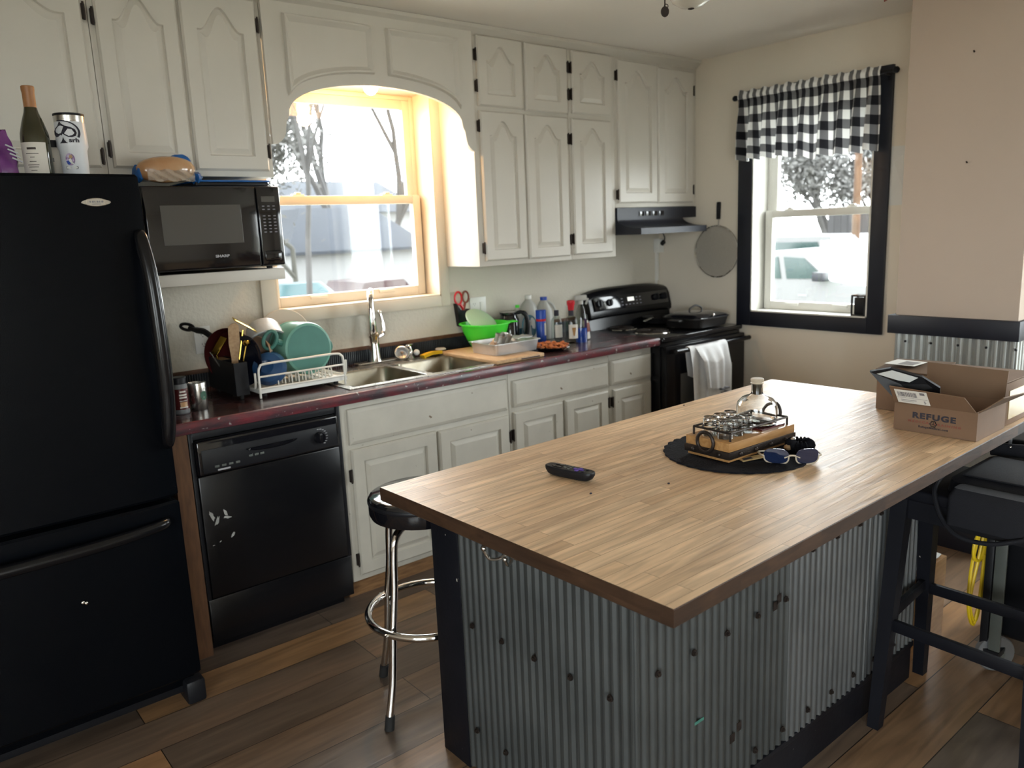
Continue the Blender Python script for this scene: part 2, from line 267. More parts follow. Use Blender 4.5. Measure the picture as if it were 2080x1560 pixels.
# ------------------------------------------------------------------ mesh helpers
class MB:
    """collects shapes into one mesh; .build links it as ONE object"""
    def __init__(s, M0=None):
        s.bm = bmesh.new(); s.M = M0 or Matrix(); s.mi = 0; s.uv = None
    def _fin(s, faces):
        for f in faces: f.material_index = s.mi
    def V(s, p): return s.bm.verts.new(s.M @ Vector(p))
    def face(s, vs):
        try:
            f = s.bm.faces.new(vs); f.material_index = s.mi; return f
        except ValueError:
            return None
    def box(s, x0, x1, y0, y1, z0, z1, bev=0.0, seg=2):
        vs = [s.V((x, y, z)) for x in (x0, x1) for y in (y0, y1) for z in (z0, z1)]
        fs = [s.face([vs[i] for i in q]) for q in ((0, 1, 3, 2), (4, 6, 7, 5), (0, 4, 5, 1), (2, 3, 7, 6), (0, 2, 6, 4), (1, 5, 7, 3))]
        if bev > 0:
            es = list({e for f in fs for e in f.edges})
            r = bmesh.ops.bevel(s.bm, geom=es, offset=bev, segments=seg, affect='EDGES', profile=0.5)
            s._fin(r['faces'])
        return s
    def obox(s, c, size, rot=(0, 0, 0), bev=0.0):
        old = s.M; s.M = old @ Matrix.Translation(c) @ Euler(rot).to_matrix().to_4x4()
        a, b, d = (v/2 for v in size); s.box(-a, a, -b, b, -d, d, bev); s.M = old; return s
    def loops(s, loops, cap0=True, cap1=True, close=True):
        L = [[s.V(p) for p in lp] for lp in loops]; n = len(L[0])
        for a, b in zip(L, L[1:]):
            for i in range(n if close else n-1):
                j = (i+1) % n; s.face((a[i], a[j], b[j], b[i]))
        if cap0: s.face(list(reversed(L[0])))
        if cap1: s.face(L[-1])
        s.L = L; return s
    def cyl(s, p0, p1, r0, r1=None, n=20):
        p0, p1 = Vector(p0), Vector(p1); r1 = r0 if r1 is None else r1
        d = (p1-p0).normalized(); a = d.orthogonal().normalized(); b = d.cross(a)
        ring = lambda p, r: [p+a*(r*math.cos(2*PI*i/n))+b*(r*math.sin(2*PI*i/n)) for i in range(n)]
        s.loops([ring(p0, r0), ring(p1, r1)]); return s
    def tube(s, pts, r, n=10, closed=False):
        P = [Vector(p) for p in pts]; k = len(P)
        R = r if isinstance(r, (list, tuple)) else [r]*k
        T = []
        for i in range(k):
            a = P[(i-1) % k] if closed or i > 0 else P[i]; b = P[(i+1) % k] if closed or i < k-1 else P[i]
            T.append((b-a).normalized())
        nrm = T[0].orthogonal().normalized(); loops = []
        for i in range(k):
            nrm = (nrm - T[i]*nrm.dot(T[i]))
            nrm = nrm.normalized() if nrm.length > 1e-6 else T[i].orthogonal().normalized()
            b = T[i].cross(nrm)
            loops.append([P[i]+nrm*(R[i]*math.cos(2*PI*j/n))+b*(R[i]*math.sin(2*PI*j/n)) for j in range(n)])
        L = s.loops(loops, not closed, not closed).L
        if closed:
            for i in range(n): s.face((L[-1][i], L[-1][(i+1) % n], L[0][(i+1) % n], L[0][i]))
        return s
    def lathe(s, prof, c=(0, 0, 0), n=28, cap0=True, cap1=True):
        c = Vector(c)
        s.loops([[c+Vector((r*math.cos(2*PI*i/n), r*math.sin(2*PI*i/n), z)) for i in range(n)] for r, z in prof], cap0, cap1); return s
    def prism(s, poly, a, b, axis='y', inset=0.0):
        def P(p, t):
            return {'y': (p[0], t, p[1]), 'x': (t, p[0], p[1]), 'z': (p[0], p[1], t)}[axis]
        s.loops([[P(p, a) for p in poly], [P(p, b) for p in poly]]); return s
    def grid(s, nu, nv, fn, thick=0.0, uvfn=None):
        G = [[s.V(fn(i/(nu-1), j/(nv-1))) for j in range(nv)] for i in range(nu)]
        if uvfn and s.uv is None: s.uv = s.bm.loops.layers.uv.new('cloth')
        fs = []
        for i in range(nu-1):
            for j in range(nv-1):
                f = s.face((G[i][j], G[i+1][j], G[i+1][j+1], G[i][j+1])); fs.append(f)
                if uvfn:
                    for lp, (a, b) in zip(f.loops, ((i, j), (i+1, j), (i+1, j+1), (i, j+1))):
                        lp[s.uv].uv = uvfn(a/(nu-1), b/(nv-1))
        if thick:
            bmesh.ops.recalc_face_normals(s.bm, faces=fs)
            bmesh.ops.solidify(s.bm, geom=fs, thickness=thick)
        return s
    def sphere(s, c, r, n=16, sc=(1, 1, 1)):
        c = Vector(c); m = max(6, n//2); prof = [(math.sin(PI*k/m), -math.cos(PI*k/m)) for k in range(1, m)]
        s.loops([[c+Vector((sc[0]*r*a*math.cos(2*PI*i/n), sc[1]*r*a*math.sin(2*PI*i/n), sc[2]*r*z)) for i in range(n)] for a, z in prof]); return s
    def build(s, name, mats, parent=None, smooth=35):
        bm = s.bm; bmesh.ops.recalc_face_normals(bm, faces=bm.faces)
        off = Vector((0, 0, 0)); p = parent
        while p is not None: off += p.location; p = p.parent
        for v in bm.verts: v.co -= off
        if smooth:
            lim = math.radians(smooth)
            for f in bm.faces: f.smooth = True
            for e in bm.edges:
                if len(e.link_faces) == 2: e.smooth = e.calc_face_angle(0) < lim
        me = bpy.data.meshes.new(name); bm.to_mesh(me); bm.free()
        for m in (mats if isinstance(mats, (list, tuple)) else [mats]): me.materials.append(M[m] if isinstance(m, str) else m)
        o = bpy.data.objects.new(name, me); C.objects.link(o); o.parent = parent
        return o
def tag(o, label=None, cat=None, group=None, kind=None):
    if label: o['label'] = label
    if cat: o['category'] = cat
    if group: o['group'] = group
    if kind: o['kind'] = kind
    return o
def thing(name, label, cat, loc=(0, 0, 0), group=None):
    o = bpy.data.objects.new(name, None); o.empty_display_size = 0.05; C.objects.link(o); o.location = loc
    return tag(o, label, cat, group)
def struct(name, mb, mats, parent=None, smooth=35):
    o = mb.build(name, mats, parent, smooth); o['kind'] = 'structure'; return o
def sroot(name, loc=(0, 0, 0)):
    o = bpy.data.objects.new(name, None); C.objects.link(o); o.location = loc; o['kind'] = 'structure'; return o
def dup(root, delta=(0, 0, 0), label=None, rot=None, scale=None):
    r = root.copy(); C.objects.link(r); r.location = root.location + Vector(delta)
    if label: r['label'] = label
    if rot: r.rotation_euler = rot
    if scale: r.scale = scale
    for ch in root.children:
        c = ch.copy(); C.objects.link(c); c.parent = r
        for g in ch.children:
            d = g.copy(); C.objects.link(d); d.parent = c
    return r
def box(name, m, parent, *a, bev=0.0, lab=None):
    o = MB().box(*a, bev=bev).build(name, m, parent)
    if lab: o['label'] = lab
    return o
def frame(o, x, y, z=None):
    """matrix with origin o, local x along x, local y along y"""
    o, x, y = Vector(o), Vector(x).normalized(), Vector(y).normalized(); z = x.cross(y).normalized(); y = z.cross(x)
    return Matrix(((x.x, y.x, z.x, o.x), (x.y, y.y, z.y, o.y), (x.z, y.z, z.z, o.z), (0, 0, 0, 1)))
def text(name, s, parent, o, x, y, h, m, align='CENTER', depth=0.0006, shear=0.0, wide=1.0, spacing=1.0, wrap=None, bold=0.0):
    cu = bpy.data.curves.new(name, 'FONT'); cu.body = s; cu.size = h*1.4; cu.align_x = align; cu.align_y = 'CENTER'
    cu.extrude = depth/2; cu.shear = shear; cu.space_character = spacing; cu.offset = bold
    t = bpy.data.objects.new(name, cu); C.objects.link(t)
    me = bpy.data.meshes.new_from_object(t.evaluated_get(bpy.context.evaluated_depsgraph_get()))
    bpy.data.objects.remove(t); bpy.data.curves.remove(cu)
    off = Vector((0, 0, 0)); p = parent
    while p is not None: off += p.location; p = p.parent
    if wrap:
        cx, cy, R, a0 = wrap
        for v in me.vertices:
            a = a0 + v.co.x*wide/R; rr = R+v.co.z
            v.co = Vector((cx+rr*math.cos(a), cy+rr*math.sin(a), o[2]+v.co.y)) - off
    else:
        F = frame(o, x, y)
        for v in me.vertices: v.co = F @ Vector((v.co.x*wide, v.co.y, v.co.z)) - off
    me.materials.clear(); me.materials.append(M[m])
    ob = bpy.data.objects.new(name, me); C.objects.link(ob); ob.parent = parent; return ob
def arc(c, r, a0, a1, n, plane='xz', ry=None):
    out = []; ry = r if ry is None else ry
    for i in range(n+1):
        a = a0+(a1-a0)*i/n; u, w = r*math.cos(a), ry*math.sin(a)
        out.append({'xz': (c[0]+u, c[1], c[2]+w), 'xy': (c[0]+u, c[1]+w, c[2]), 'yz': (c[0], c[1]+u, c[2]+w)}[plane])
    return out
def smoothpath(pts, k=6):
    P = [Vector(p) for p in pts]; Q = [2*P[0]-P[1]]+P+[2*P[-1]-P[-2]]; out = []
    for i in range(1, len(Q)-2):
        a, b, c, d = Q[i-1:i+3]
        for j in range(k):
            t = j/k
            out.append(0.5*((2*b)+(c-a)*t+(2*a-5*b+4*c-d)*t*t+(3*b-3*c+d-a)*t**3))
    out.append(P[-1]); return out
def inset(poly, d):
    n = len(poly); A = sum(poly[i][0]*poly[(i+1) % n][1]-poly[(i+1) % n][0]*poly[i][1] for i in range(n)); sg = 1 if A > 0 else -1
    out = []
    for i in range(n):
        p0, p1, p2 = Vector(poly[i-1]), Vector(poly[i]), Vector(poly[(i+1) % n])
        e1, e2 = (p1-p0), (p2-p1)
        e1 = e1.normalized() if e1.length > 1e-9 else e2.normalized(); e2 = e2.normalized() if e2.length > 1e-9 else e1
        n1 = Vector((-e1.y, e1.x))*sg; n2 = Vector((-e2.y, e2.x))*sg; b = n1+n2
        b = b/max(0.35, (1+n1.dot(n2))) if b.length > 1e-6 else n1
        out.append((p1.x+b.x*d, p1.y+b.y*d))
    return out
# ------------------------------------------------------------------ the room
H = 2.508; XL, YF = -6.4, -6.4
WX0, WX1, WZ0, WZ1 = -2.70, -1.79, 1.215, 2.25          # sink window opening
VY0, VY1, VZ0, VZ1 = -1.445, -0.724, 0.997, 2.20        # side window opening
LY0, LY1, LZ0, LZ1 = -4.4, -2.6, 0.45, 2.2              # living-side window opening
FX0, FX1, FZ0, FZ1 = -5.85, -4.28, 0.5, 2.15             # opening of the added fill window, front wall
struct('floor', MB().box(XL-.2, 0.2, YF-.2, 0.2, -0.12, 0.0), 'floor')
struct('ceiling', MB().box(XL-.2, 0.2, YF-.2, 0.2, H, H+0.12), 'ceil')
def wall_holes(name, m, u0, u1, holes, axis, a, b):
    """upright wall from u0 to u1, thickness a..b, with rectangular holes (u,u,z,z)"""
    mb = MB(); us = sorted({u0, u1} | {h[0] for h in holes} | {h[1] for h in holes})
    def bx(p, q, z0, z1):
        if axis == 'y': mb.box(p, q, a, b, z0, z1)
        else: mb.box(a, b, p, q, z0, z1)
    for p, q in zip(us, us[1:]):
        hs = [h for h in holes if h[0] <= p and h[1] >= q]
        if hs: bx(p, q, 0, hs[0][2]); bx(p, q, hs[0][3], H)
        else: bx(p, q, 0, H)
    return struct(name, mb, m)
wall_holes('wall_back', 'wallb', XL, 0.0, [(WX0, WX1, WZ0, WZ1)], 'y', 0.0, 0.2)
wall_holes('wall_right', 'wall', YF, 0.2, [(VY0, VY1, VZ0, VZ1), (LY0, LY1, LZ0, LZ1)], 'x', 0.0, 0.2)
wall_holes('wall_front', 'wall', XL, 0.0, [(FX0, FX1, FZ0, FZ1)], 'y', YF-0.2, YF)
wall_holes('wall_left', 'wall', YF, 0.2, [(-5.7, -3.45, 0.5, 2.15)], 'x', XL-0.2, XL)  # hole for the added fill window
# boxed-out chase on the right wall with its rail and steel wainscot
struct('wall_chase', MB().box(-0.42, 0.0, -2.296, -1.785, 0, H), 'wallch')
o = struct('trim_1', MB().box(-0.445, 0.0, -2.312, -1.757, 0.99, 1.076, bev=0.003), 'navyblack')
struct('baseboard_right', MB().box(-0.44, 0.0, -2.312, -1.765, 0.0, 0.13, bev=0.003).box(-0.016, 0.0, -1.757, -0.70, 0, 0.10), 'navyblack')
def corr_line(p0, p1, z0, z1, nrm, pitch=0.0285, amp=0.0036, mb=None, thick=0.0012):
    """corrugated sheet standing along p0->p1, ridges upright"""
    mb = mb or MB(); p0, p1, nrm = Vector(p0), Vector(p1), Vector(nrm).normalized(); L = (p1-p0).length; n = max(8, int(L/pitch*12)); d = (p1-p0)/L
    def wave(s):
        w = math.sin(2*PI*s/pitch); return amp*max(-1, min(1, 1.5*w))
    mb.grid(n+1, 2, lambda u, v: Vector(((p0+d*(u*L)+nrm*(wave(u*L)+amp)).x, (p0+d*(u*L)+nrm*(wave(u*L)+amp)).y, z0+(z1-z0)*v)), thick=thick)
    return mb
wm = corr_line((-0.421, -1.789, 0), (-0.421, -2.300, 0), 0.13, 0.99, (-1, 0, 0), pitch=0.0345)
corr_line((-0.425, -2.297, 0), (-0.01, -2.297, 0), 0.13, 0.99, (0, -1, 0), pitch=0.0345, mb=wm)
for k in range(5):
    wm.mi = 1; y = -1.84-0.115*k
    wm.sphere((-0.434, y, 0.955), 0.006, 8)
wm.mi = 0
struct('wall_wainscot', wm, ['galv2', 'blacksoft'])
# nail holes left in the chase wall
for (y, z) in ((-2.051, 2.193), (-2.051, 1.745)):
    tag(MB().cyl((-0.4185, y, z), (-0.432, y-0.003, z+0.002), 0.0035, n=8).build('wall_nail', 'iron'),
        ('small dark nail high on the beige chase wall' if z > 2 else 'tiny nail at mid height on the beige chase wall'), 'nail', 'nails in the chase wall')
# ------------------------------------------------------------------ windows
MY = Matrix(); MX = Matrix(((0, 1, 0, 0), (-1, 0, 0, 0), (0, 0, 1, 0), (0, 0, 0, 1)))   # local (u, depth, z)
def ring(mb, u0, u1, z0, z1, w, d0, d1, wb=None, wt=None, bev=0.003):
    wb = w if wb is None else wb; wt = w if wt is None else wt
    mb.box(u0, u0+w, d0, d1, z0, z1, bev=bev); mb.box(u1-w, u1, d0, d1, z0, z1, bev=bev)
    if wb: mb.box(u0+w, u1-w, d0, d1, z0, z0+wb, bev=bev)
    if wt: mb.box(u0+w, u1-w, d0, d1, z1-wt, z1, bev=bev)
    return mb
def window(name, Mx, u0, u1, z0, z1, cas, casmat, frmat, sashmat, midz, stile=0.045, sill=True):
    w = sroot(name)
    (cl, cr, cb, ct) = cas
    mb = MB(Mx)
    mb.box(u0-cl, u0, -0.02, -0.001, z0-cb, z1+ct, bev=0.002); mb.box(u1, u1+cr, -0.02, -0.001, z0-cb, z1+ct, bev=0.002)
    mb.box(u0, u1, -0.02, -0.001, z0-cb, z0, bev=0.002); mb.box(u0, u1, -0.02, -0.001, z1, z1+ct, bev=0.002)
    mb.build('casing', casmat, w)
    mb = MB(Mx); t = 0.008
    mb.box(u0, u0+t, -0.018, 0.19, z0, z1); mb.box(u1-t, u1, -0.018, 0.19, z0, z1); mb.box(u0, u1, -0.018, 0.19, z1-t, z1)
    mb.box(u0, u1, -0.018, 0.19, z0, z0+t)
    mb.build('jamb', frmat, w)
    a0, a1 = u0+0.02, u1-0.02
    mb = MB(Mx); ring(mb, a0-0.012, a1+0.012, z0+t, z1-t, 0.022, 0.133, 0.18); mb.build('window_frame', frmat, w)
    mb = MB(Mx); ring(mb, a0+0.008, a1-0.008, midz-0.02, z1-0.03, stile, 0.1345, 0.165, wb=0.03); up = mb.build('upper_sash', sashmat, w)
    MB(Mx).box(a0+stile, a1-stile, 0.147, 0.153, midz, z1-0.05).build('pane', 'pane', up)
    mb = MB(Mx); ring(mb, a0+0.002, a1-0.002, z0+0.0085, midz+0.02, stile, 0.094, 0.132, wb=stile+0.004, wt=0.042); lo = mb.build('lower_sash', sashmat, w)
    MB(Mx).box(a0+stile, a1-stile, 0.113, 0.119, z0+0.05, midz).build('pane', 'pane', lo)
    for q in (0.22, 0.78):
        u = a0+(a1-a0)*q
        MB(Mx).box(u-0.03, u+0.03, 0.104, 0.13, midz+0.02, midz+0.028, bev=0.002).box(u-0.012, u+0.014, 0.106, 0.128, midz+0.028, midz+0.037, bev=0.003).build('sash_lock', sashmat, lo)
    for q in (0.28, 0.72):
        u = a0+(a1-a0)*q
        MB(Mx).box(u-0.045, u+0.045, 0.084, 0.0945, z0+0.036, z0+0.052, bev=0.003).build('sash_lift', sashmat, lo)
    return w
window('window_1', MY, WX0, WX1, WZ0, WZ1, (0.068, 0.055, 0.055, 0.06), 'casing', 'vinyl', 'vinyl', 1.722)
window('window_2', MX, 0.724, 1.445, VZ0, VZ1, (0.096, 0.083, 0.085, 0.076), 'navyblack', 'whitevinyl', 'whitevinyl', 1.57)
def plain_window(name, Mx, u0, u1, z0, z1):
    w = sroot(name); mb = MB(Mx); ring(mb, u0-0.08, u1+0.08, z0-0.08, z1+0.08, 0.08, -0.02, -0.001); mb.build('casing', 'navyblack', w)
    mb = MB(Mx); ring(mb, u0, u1, z0, z1, 0.05, 0.08, 0.15); mb.box((u0+u1)/2-0.03, (u0+u1)/2+0.03, 0.08, 0.15, z0+0.05, z1-0.05)
    mb.build('window_frame', 'whitevinyl', w); MB(Mx).box(u0+0.05, u1-0.05, 0.11, 0.117, z0+0.05, z1-0.05).build('pane', 'pane', w)
plain_window('window_3', MX, -LY1, -LY0, LZ0, LZ1)
MF = Matrix(((-1, 0, 0, 0), (0, -1, 0, YF), (0, 0, 1, 0), (0, 0, 0, 1)))
plain_window('fill_window_front', MF, -FX1, -FX0, FZ0, FZ1)  # unseen window behind the camera, added for fill light
ML = Matrix(((0, -1, 0, XL), (1, 0, 0, 0), (0, 0, 1, 0), (0, 0, 0, 1)))
plain_window('fill_window_left', ML, -5.7, -3.45, 0.5, 2.15)  # unseen left-wall window, added to brighten the room
# ------------------------------------------------------------------ cabinets
def door_mesh(x0, x1, z0, z1, yf, th=0.019, arch=0.0, m=0.055, mt=None, mb=None, flat=False):
    """raised-panel door facing -y; arch > 0 gives the cathedral top"""
    mb = mb or MB(); nb, ns, na = 6, 6, 24; mt = m if mt is None else mt
    def rect(a0, a1, b0, b1):
        p = [(a0+(a1-a0)*i/nb, b0) for i in range(nb)] + [(a1, b0+(b1-b0)*i/ns) for i in range(ns)]
        p += [(a1+(a0-a1)*i/na, b1) for i in range(na)] + [(a0, b1+(b0-b1)*i/ns) for i in range(ns)]
        return p
    at = lambda poly, y: [(x, y, z) for x, z in poly]
    R = rect(x0, x1, z0, z1); Ri = rect(x0+0.007, x1-0.007, z0+0.007, z1-0.007)
    if flat:
        Rj = rect(x0+0.016, x1-0.016, z0+0.016, z1-0.016)
        mb.loops([at(R, yf+th), at(R, yf+0.008), at(rect(x0+0.003, x1-0.003, z0+0.003, z1-0.003), yf+0.005), at(Rj, yf)], True, True); return mb
    def cont(d):
        a0, a1, b0, zs = x0+m+d, x1-m-d, z0+m+d, z1-mt-arch-d
        c = [(a0+(a1-a0)*i/nb, b0) for i in range(nb)] + [(a1, b0+(zs-b0)*i/ns) for i in range(ns)]
        for i in range(na):
            u = 1-2*i/na; t = min(1, abs(u)/0.86)
            c.append(((a0+a1)/2+(a1-a0)/2*u, zs+arch*(0.5*(1+math.cos(PI*t)))**0.9))
        return c + [(a0, zs+(b0-zs)*i/ns) for i in range(ns)]
    mb.loops([at(R, yf+th), at(R, yf+0.007), at(Ri, yf), at(cont(0), yf), at(cont(.004), yf+0.0105), at(cont(.008), yf+0.0105),
              at(cont(.028), yf+0.0015), at(cont(.031), yf+0.0015)], True, False)
    # flat field: strips between the lower edge, the sides and the arch, so that no long n-gon is left
    c = cont(.031); n1 = nb+ns; low = c[:nb+1]; top = [c[nb+ns+i] for i in range(na+1)]
    yy = yf+0.0015; bot = [(top[i][0], c[0][1]) for i in range(na+1)]
    T = [mb.V((x, yy, z)) for x, z in top]; B = [mb.V((x, yy, z)) for x, z in bot]
    for i in range(na): mb.face((B[i], T[i], T[i+1], B[i+1]))
    return mb
def hinge(parent, x, y, z):
    mb = MB(); mb.box(x-0.006, x+0.006, y-0.004, y+0.012, z-0.026, z+0.026, bev=0.003).cyl((x, y-0.004, z-0.03), (x, y-0.004, z+0.03), 0.004, n=8)
    return mb.build('hinge', 'iron', parent)
def cabinet(name, label, x0, x1, z0, z1, yf, doors, drawers=(), yb=-0.001, m='cab', group=None, kick=None, cat='cabinet', lip=0.0, top=True, cut=None):
    t = thing(name, label, cat, ((x0+x1)/2, yf, z0), group)
    mb = MB()
    if cut is None: mb.box(x0, x1, yf, yb, z0, z1, bev=0.002)
    else:                                       # open-topped carcass so that the sink bowls hang free
        mb.box(x0, x1, yf, yf+0.018, z0, z1, bev=0.002); mb.box(x0, x0+0.016, yf+0.018, yb, z0, z1); mb.box(x1-0.016, x1, yf+0.018, yb, z0, z1)
        mb.box(x0+0.016, x1-0.016, yb-0.016, yb, z0, z1); mb.box(x0+0.016, x1-0.016, yf+0.018, yb-0.016, z0, z0+0.016)
    if lip: mb.box(x0-0.0, x1, yf-0.01, yf, z0, z0+lip, bev=0.002)
    mb.build('carcass', m, t)
    for d in doors:
        dx0, dx1, dz0, dz1, arch, hs = d[:6]; hz = d[6] if len(d) > 6 else (0.12, 0.88)
        o = door_mesh(dx0, dx1, dz0, dz1, yf-0.019, arch=arch, m=min(0.055, (dx1-dx0)*0.19), mt=0.045 if arch else None).build('door', m, t, smooth=12)
        for q in hz:
            hinge(o, (dx0-0.007 if hs < 0 else dx1+0.007), yf-0.012, dz0+(dz1-dz0)*q)
    for d in drawers: door_mesh(*d, yf-0.019, flat=True).build('drawer', m, t, smooth=12)
    if kick: MB().box(x0, x1, kick, kick+0.015, 0.0, z0).build('toe_kick', 'darkwood', t)
    return t
UF = -0.302
cabinet('wall_cabinet', 'white wall cabinet with two columns of arched doors beside the sink window', -1.74, -1.0965, 1.366, 2.49, UF,
        [(-1.706, -1.428, 1.392, 2.120, 0.07, -1, (0.09, 0.90)), (-1.414, -1.120, 1.389, 2.118, 0.07, 1, (0.12, 0.85)),
         (-1.708, -1.422, 2.142, 2.468, 0.07, -1, (0.28, 0.72)), (-1.405, -1.112, 2.136, 2.466, 0.07, 1, (0.30, 0.72))], group='white wall cabinets')
cabinet('wall_cabinet', 'tall white wall cabinet with one column of arched doors left of the hood', -1.095, -0.742, 1.366, 2.49, UF,
        [(-1.085, -0.783, 1.393, 2.116, 0.07, -1, (0.12, 0.85)), (-1.076, -0.776, 2.142, 2.462, 0.07, -1, (0.30, 0.72))], group='white wall cabinets')
cabinet('wall_cabinet', 'white double-door wall cabinet hanging above the black range hood', -0.740, -0.004, 1.642, 2.49, UF,
        [(-0.722, -0.384, 1.668, 2.450, 0.075, -1, (0.06, 0.89)), (-0.376, -0.046, 1.666, 2.440, 0.075, 1, (0.10, 0.86))], group='white wall cabinets')
cabinet('wall_cabinet', 'white wall cabinet with two tall arched doors above the microwave', -3.402, -2.778, 1.795, 2.49, UF,
        [(-3.384, -3.102, 1.822, 2.462, 0.085, -1, (0.10, 0.80)), (-3.090, -2.800, 1.818, 2.466, 0.085, 1, (0.12, 0.86))], group='white wall cabinets')
cabinet('wall_cabinet', 'white wall cabinet with one broad door above the refrigerator', -4.38, -3.404, 1.795, 2.49, UF,
        [(-3.89, -3.424, 1.822, 2.462, 0.085, 1, (0.06, 0.82)), (-4.36, -3.90, 1.822, 2.462, 0.085, -1)], group='white wall cabinets')
tag(MB().prism([(-0.302, 2.462), (-0.345, 2.49), (-0.345, 2.506), (-0.302, 2.506)], -4.4, -0.003, 'x').build('trim_2', 'cab'), kind='structure')
# arched valance over the sink window
val = thing('window_valance', 'white arched cabinet valance with two recessed panels above the sink window', 'valance', (-2.257, -0.302, 1.93))
vc = -2.257
right = [(0.515, 1.925), (0.497, 1.928), (0.482, 1.938), (0.468, 1.953), (0.460, 1.972), (0.457, 1.995), (0.452, 2.018), (0.442, 2.034)]
k = 22; r = 0.442
archp = [(r*math.cos(PI*i/k*1.0), 2.034+0.152*math.sin(PI*i/k)**0.85) for i in range(1, k)]
low = [(vc+x, z) for x, z in right] + [(vc+x, z) for x, z in archp] + [(vc-x, z) for x, z in reversed(right)]
poly = [(vc-0.5207, 2.49), (vc+0.5165, 2.49), (vc+0.5165, 1.925)] + low + [(vc-0.5207, 1.925)]
MB().prism(poly, -0.322, -0.302, 'y').build('valance_board', 'cab', val)
for (xa, xb) in ((-2.692, -2.283), (-2.214, -1.822)):
    def zb(x): 
        q = max(-1, min(1, (x-vc)/r)); return 2.034+0.152*max(0, math.sin(math.acos(q)))**0.85+0.047
    def pl(d):
        xs = [xa+d+(xb-xa-2*d)*i/14 for i in range(15)]
        return [(x, max(2.06, zb(x))+d) for x in xs] + [(xs[14-i], 2.435-d) for i in range(15)]
    at = lambda p, y: [(x, y, z) for x, z in p]
    mb = MB(); mb.loops([at(pl(0), -0.3215), at(pl(.006), -0.338), at(pl(.012), -0.338), at(pl(.030), -0.3225), at(pl(.032), -0.3225)], True, False)
    q_ = pl(.032); LL = mb.L[-1]
    for i in range(14): mb.face((LL[i], LL[i+1], LL[28-i], LL[29-i]))
    mb.build('valance_panel', 'cab', val)
MB().box(-2.776, -1.742, -0.300, -0.002, 2.33, 2.345).build('soffit_board', 'cab', val)
lamp = thing('sink_light', 'lit warm bulb in a small socket behind the arched valance', 'light', (-2.235, -0.20, 2.33))
MB().lathe([(0.055, 2.330), (0.055, 2.318), (0.03, 2.308), (0.022, 2.285), (0.022, 2.262)], (-2.235, -0.20, 0)).build('socket', 'white', lamp)
MB().lathe([(0.012, 2.27), (0.018, 2.25), (0.030, 2.228), (0.034, 2.208), (0.030, 2.188), (0.016, 2.173), (0.003, 2.169)], (-2.235, -0.20, 0)).build('bulb', 'warm', lamp)
pl_ = bpy.data.lights.new('sink_bulb_light', 'POINT'); pl_.energy = 5.0; pl_.color = (1.0, 0.56, 0.22); pl_.shadow_soft_size = 0.036
po = bpy.data.objects.new('sink_bulb_light', pl_); C.objects.link(po); po.parent = lamp; po.location = (0, 0, -0.175)
# shelf that carries the microwave
tag(MB().box(-3.402, -2.815, -0.405, -0.001, 1.385, 1.430, bev=0.003).build('wall_shelf', 'cab'), 'thick white shelf board carrying the black microwave', 'shelf')
# ------------------------------------------------------------------ base cabinets, worktop, sink
BF = -0.591
cabinet('base_cabinet', 'white sink base cabinet with two raised-panel doors right of the dishwasher', -2.722, -1.826, 0.085, 0.877, BF,
        [(-2.690, -2.262, 0.112, 0.668, 0.0, -1, (0.13, 0.80)), (-2.248, -1.840, 0.112, 0.662, 0.0, 1, (0.15, 0.80))],
        [(-2.692, -1.842, 0.690, 0.842)], m='cabold', group='white base cabinets', kick=-0.548, cut=True)
cabinet('base_cabinet', 'white base cabinet with a wide drawer and two doors left of the narrow one', -1.824, -1.124, 0.085, 0.877, BF,
        [(-1.806, -1.480, 0.112, 0.670, 0.0, -1, (0.13, 0.80)), (-1.462, -1.146, 0.112, 0.672, 0.0, 1)],
        [(-1.804, -1.142, 0.695, 0.826)], m='cabold', group='white base cabinets', kick=-0.548)
cabinet('base_cabinet', 'narrow white base cabinet with one drawer and one door next to the range', -1.122, -0.781, 0.085, 0.877, BF,
        [(-1.102, -0.795, 0.112, 0.670, 0.0, -1)], [(-1.118, -0.793, 0.696, 0.830)], m='cabold', group='white base cabinets', kick=-0.548)
tag(MB().box(-3.392, -3.336, -0.61, -0.005, 0.0, 0.872).build('end_panel', 'brownpanel'), 'bare brown wooden end panel between refrigerator and dishwasher', 'panel')
ct = thing('countertop', 'worn dark red and black laminate countertop along the back wall', 'countertop', (-2.08, -0.32, 0.877))
CZ = 0.92
SX0, SX1, SY0, SY1 = -2.655, -1.862, -0.585, -0.115
mb = MB()
for (a, b, c, d) in ((-3.42, SX0, -0.648, -0.003), (SX1, -0.779, -0.648, -0.003), (SX0, SX1, -0.648, SY0), (SX0, SX1, SY1, -0.003)):
    mb.box(a, b, c, d, 0.880, CZ)
mb.build('worktop', 'counter', ct)
mb = MB(); pr_ = [(-0.648, CZ-0.045), (-0.656, CZ-0.042), (-0.659, CZ-0.03), (-0.659, CZ-0.012), (-0.655, CZ-0.003), (-0.648, CZ+0.0002)]
mb.prism(pr_, -3.42, -0.777, 'x'); mb.build('front_edge', 'countedge', ct)
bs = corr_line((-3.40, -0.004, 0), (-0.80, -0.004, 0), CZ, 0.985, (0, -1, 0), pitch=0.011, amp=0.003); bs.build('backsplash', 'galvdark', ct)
MB().box(-3.40, -0.80, -0.013, -0.003, 0.985, 1.003, bev=0.001).build('backsplash_cap', 'rust', ct)
sk = thing('kitchen_sink', 'double-bowl stainless steel sink set into the countertop below the window', 'sink', (-2.26, -0.35, CZ))
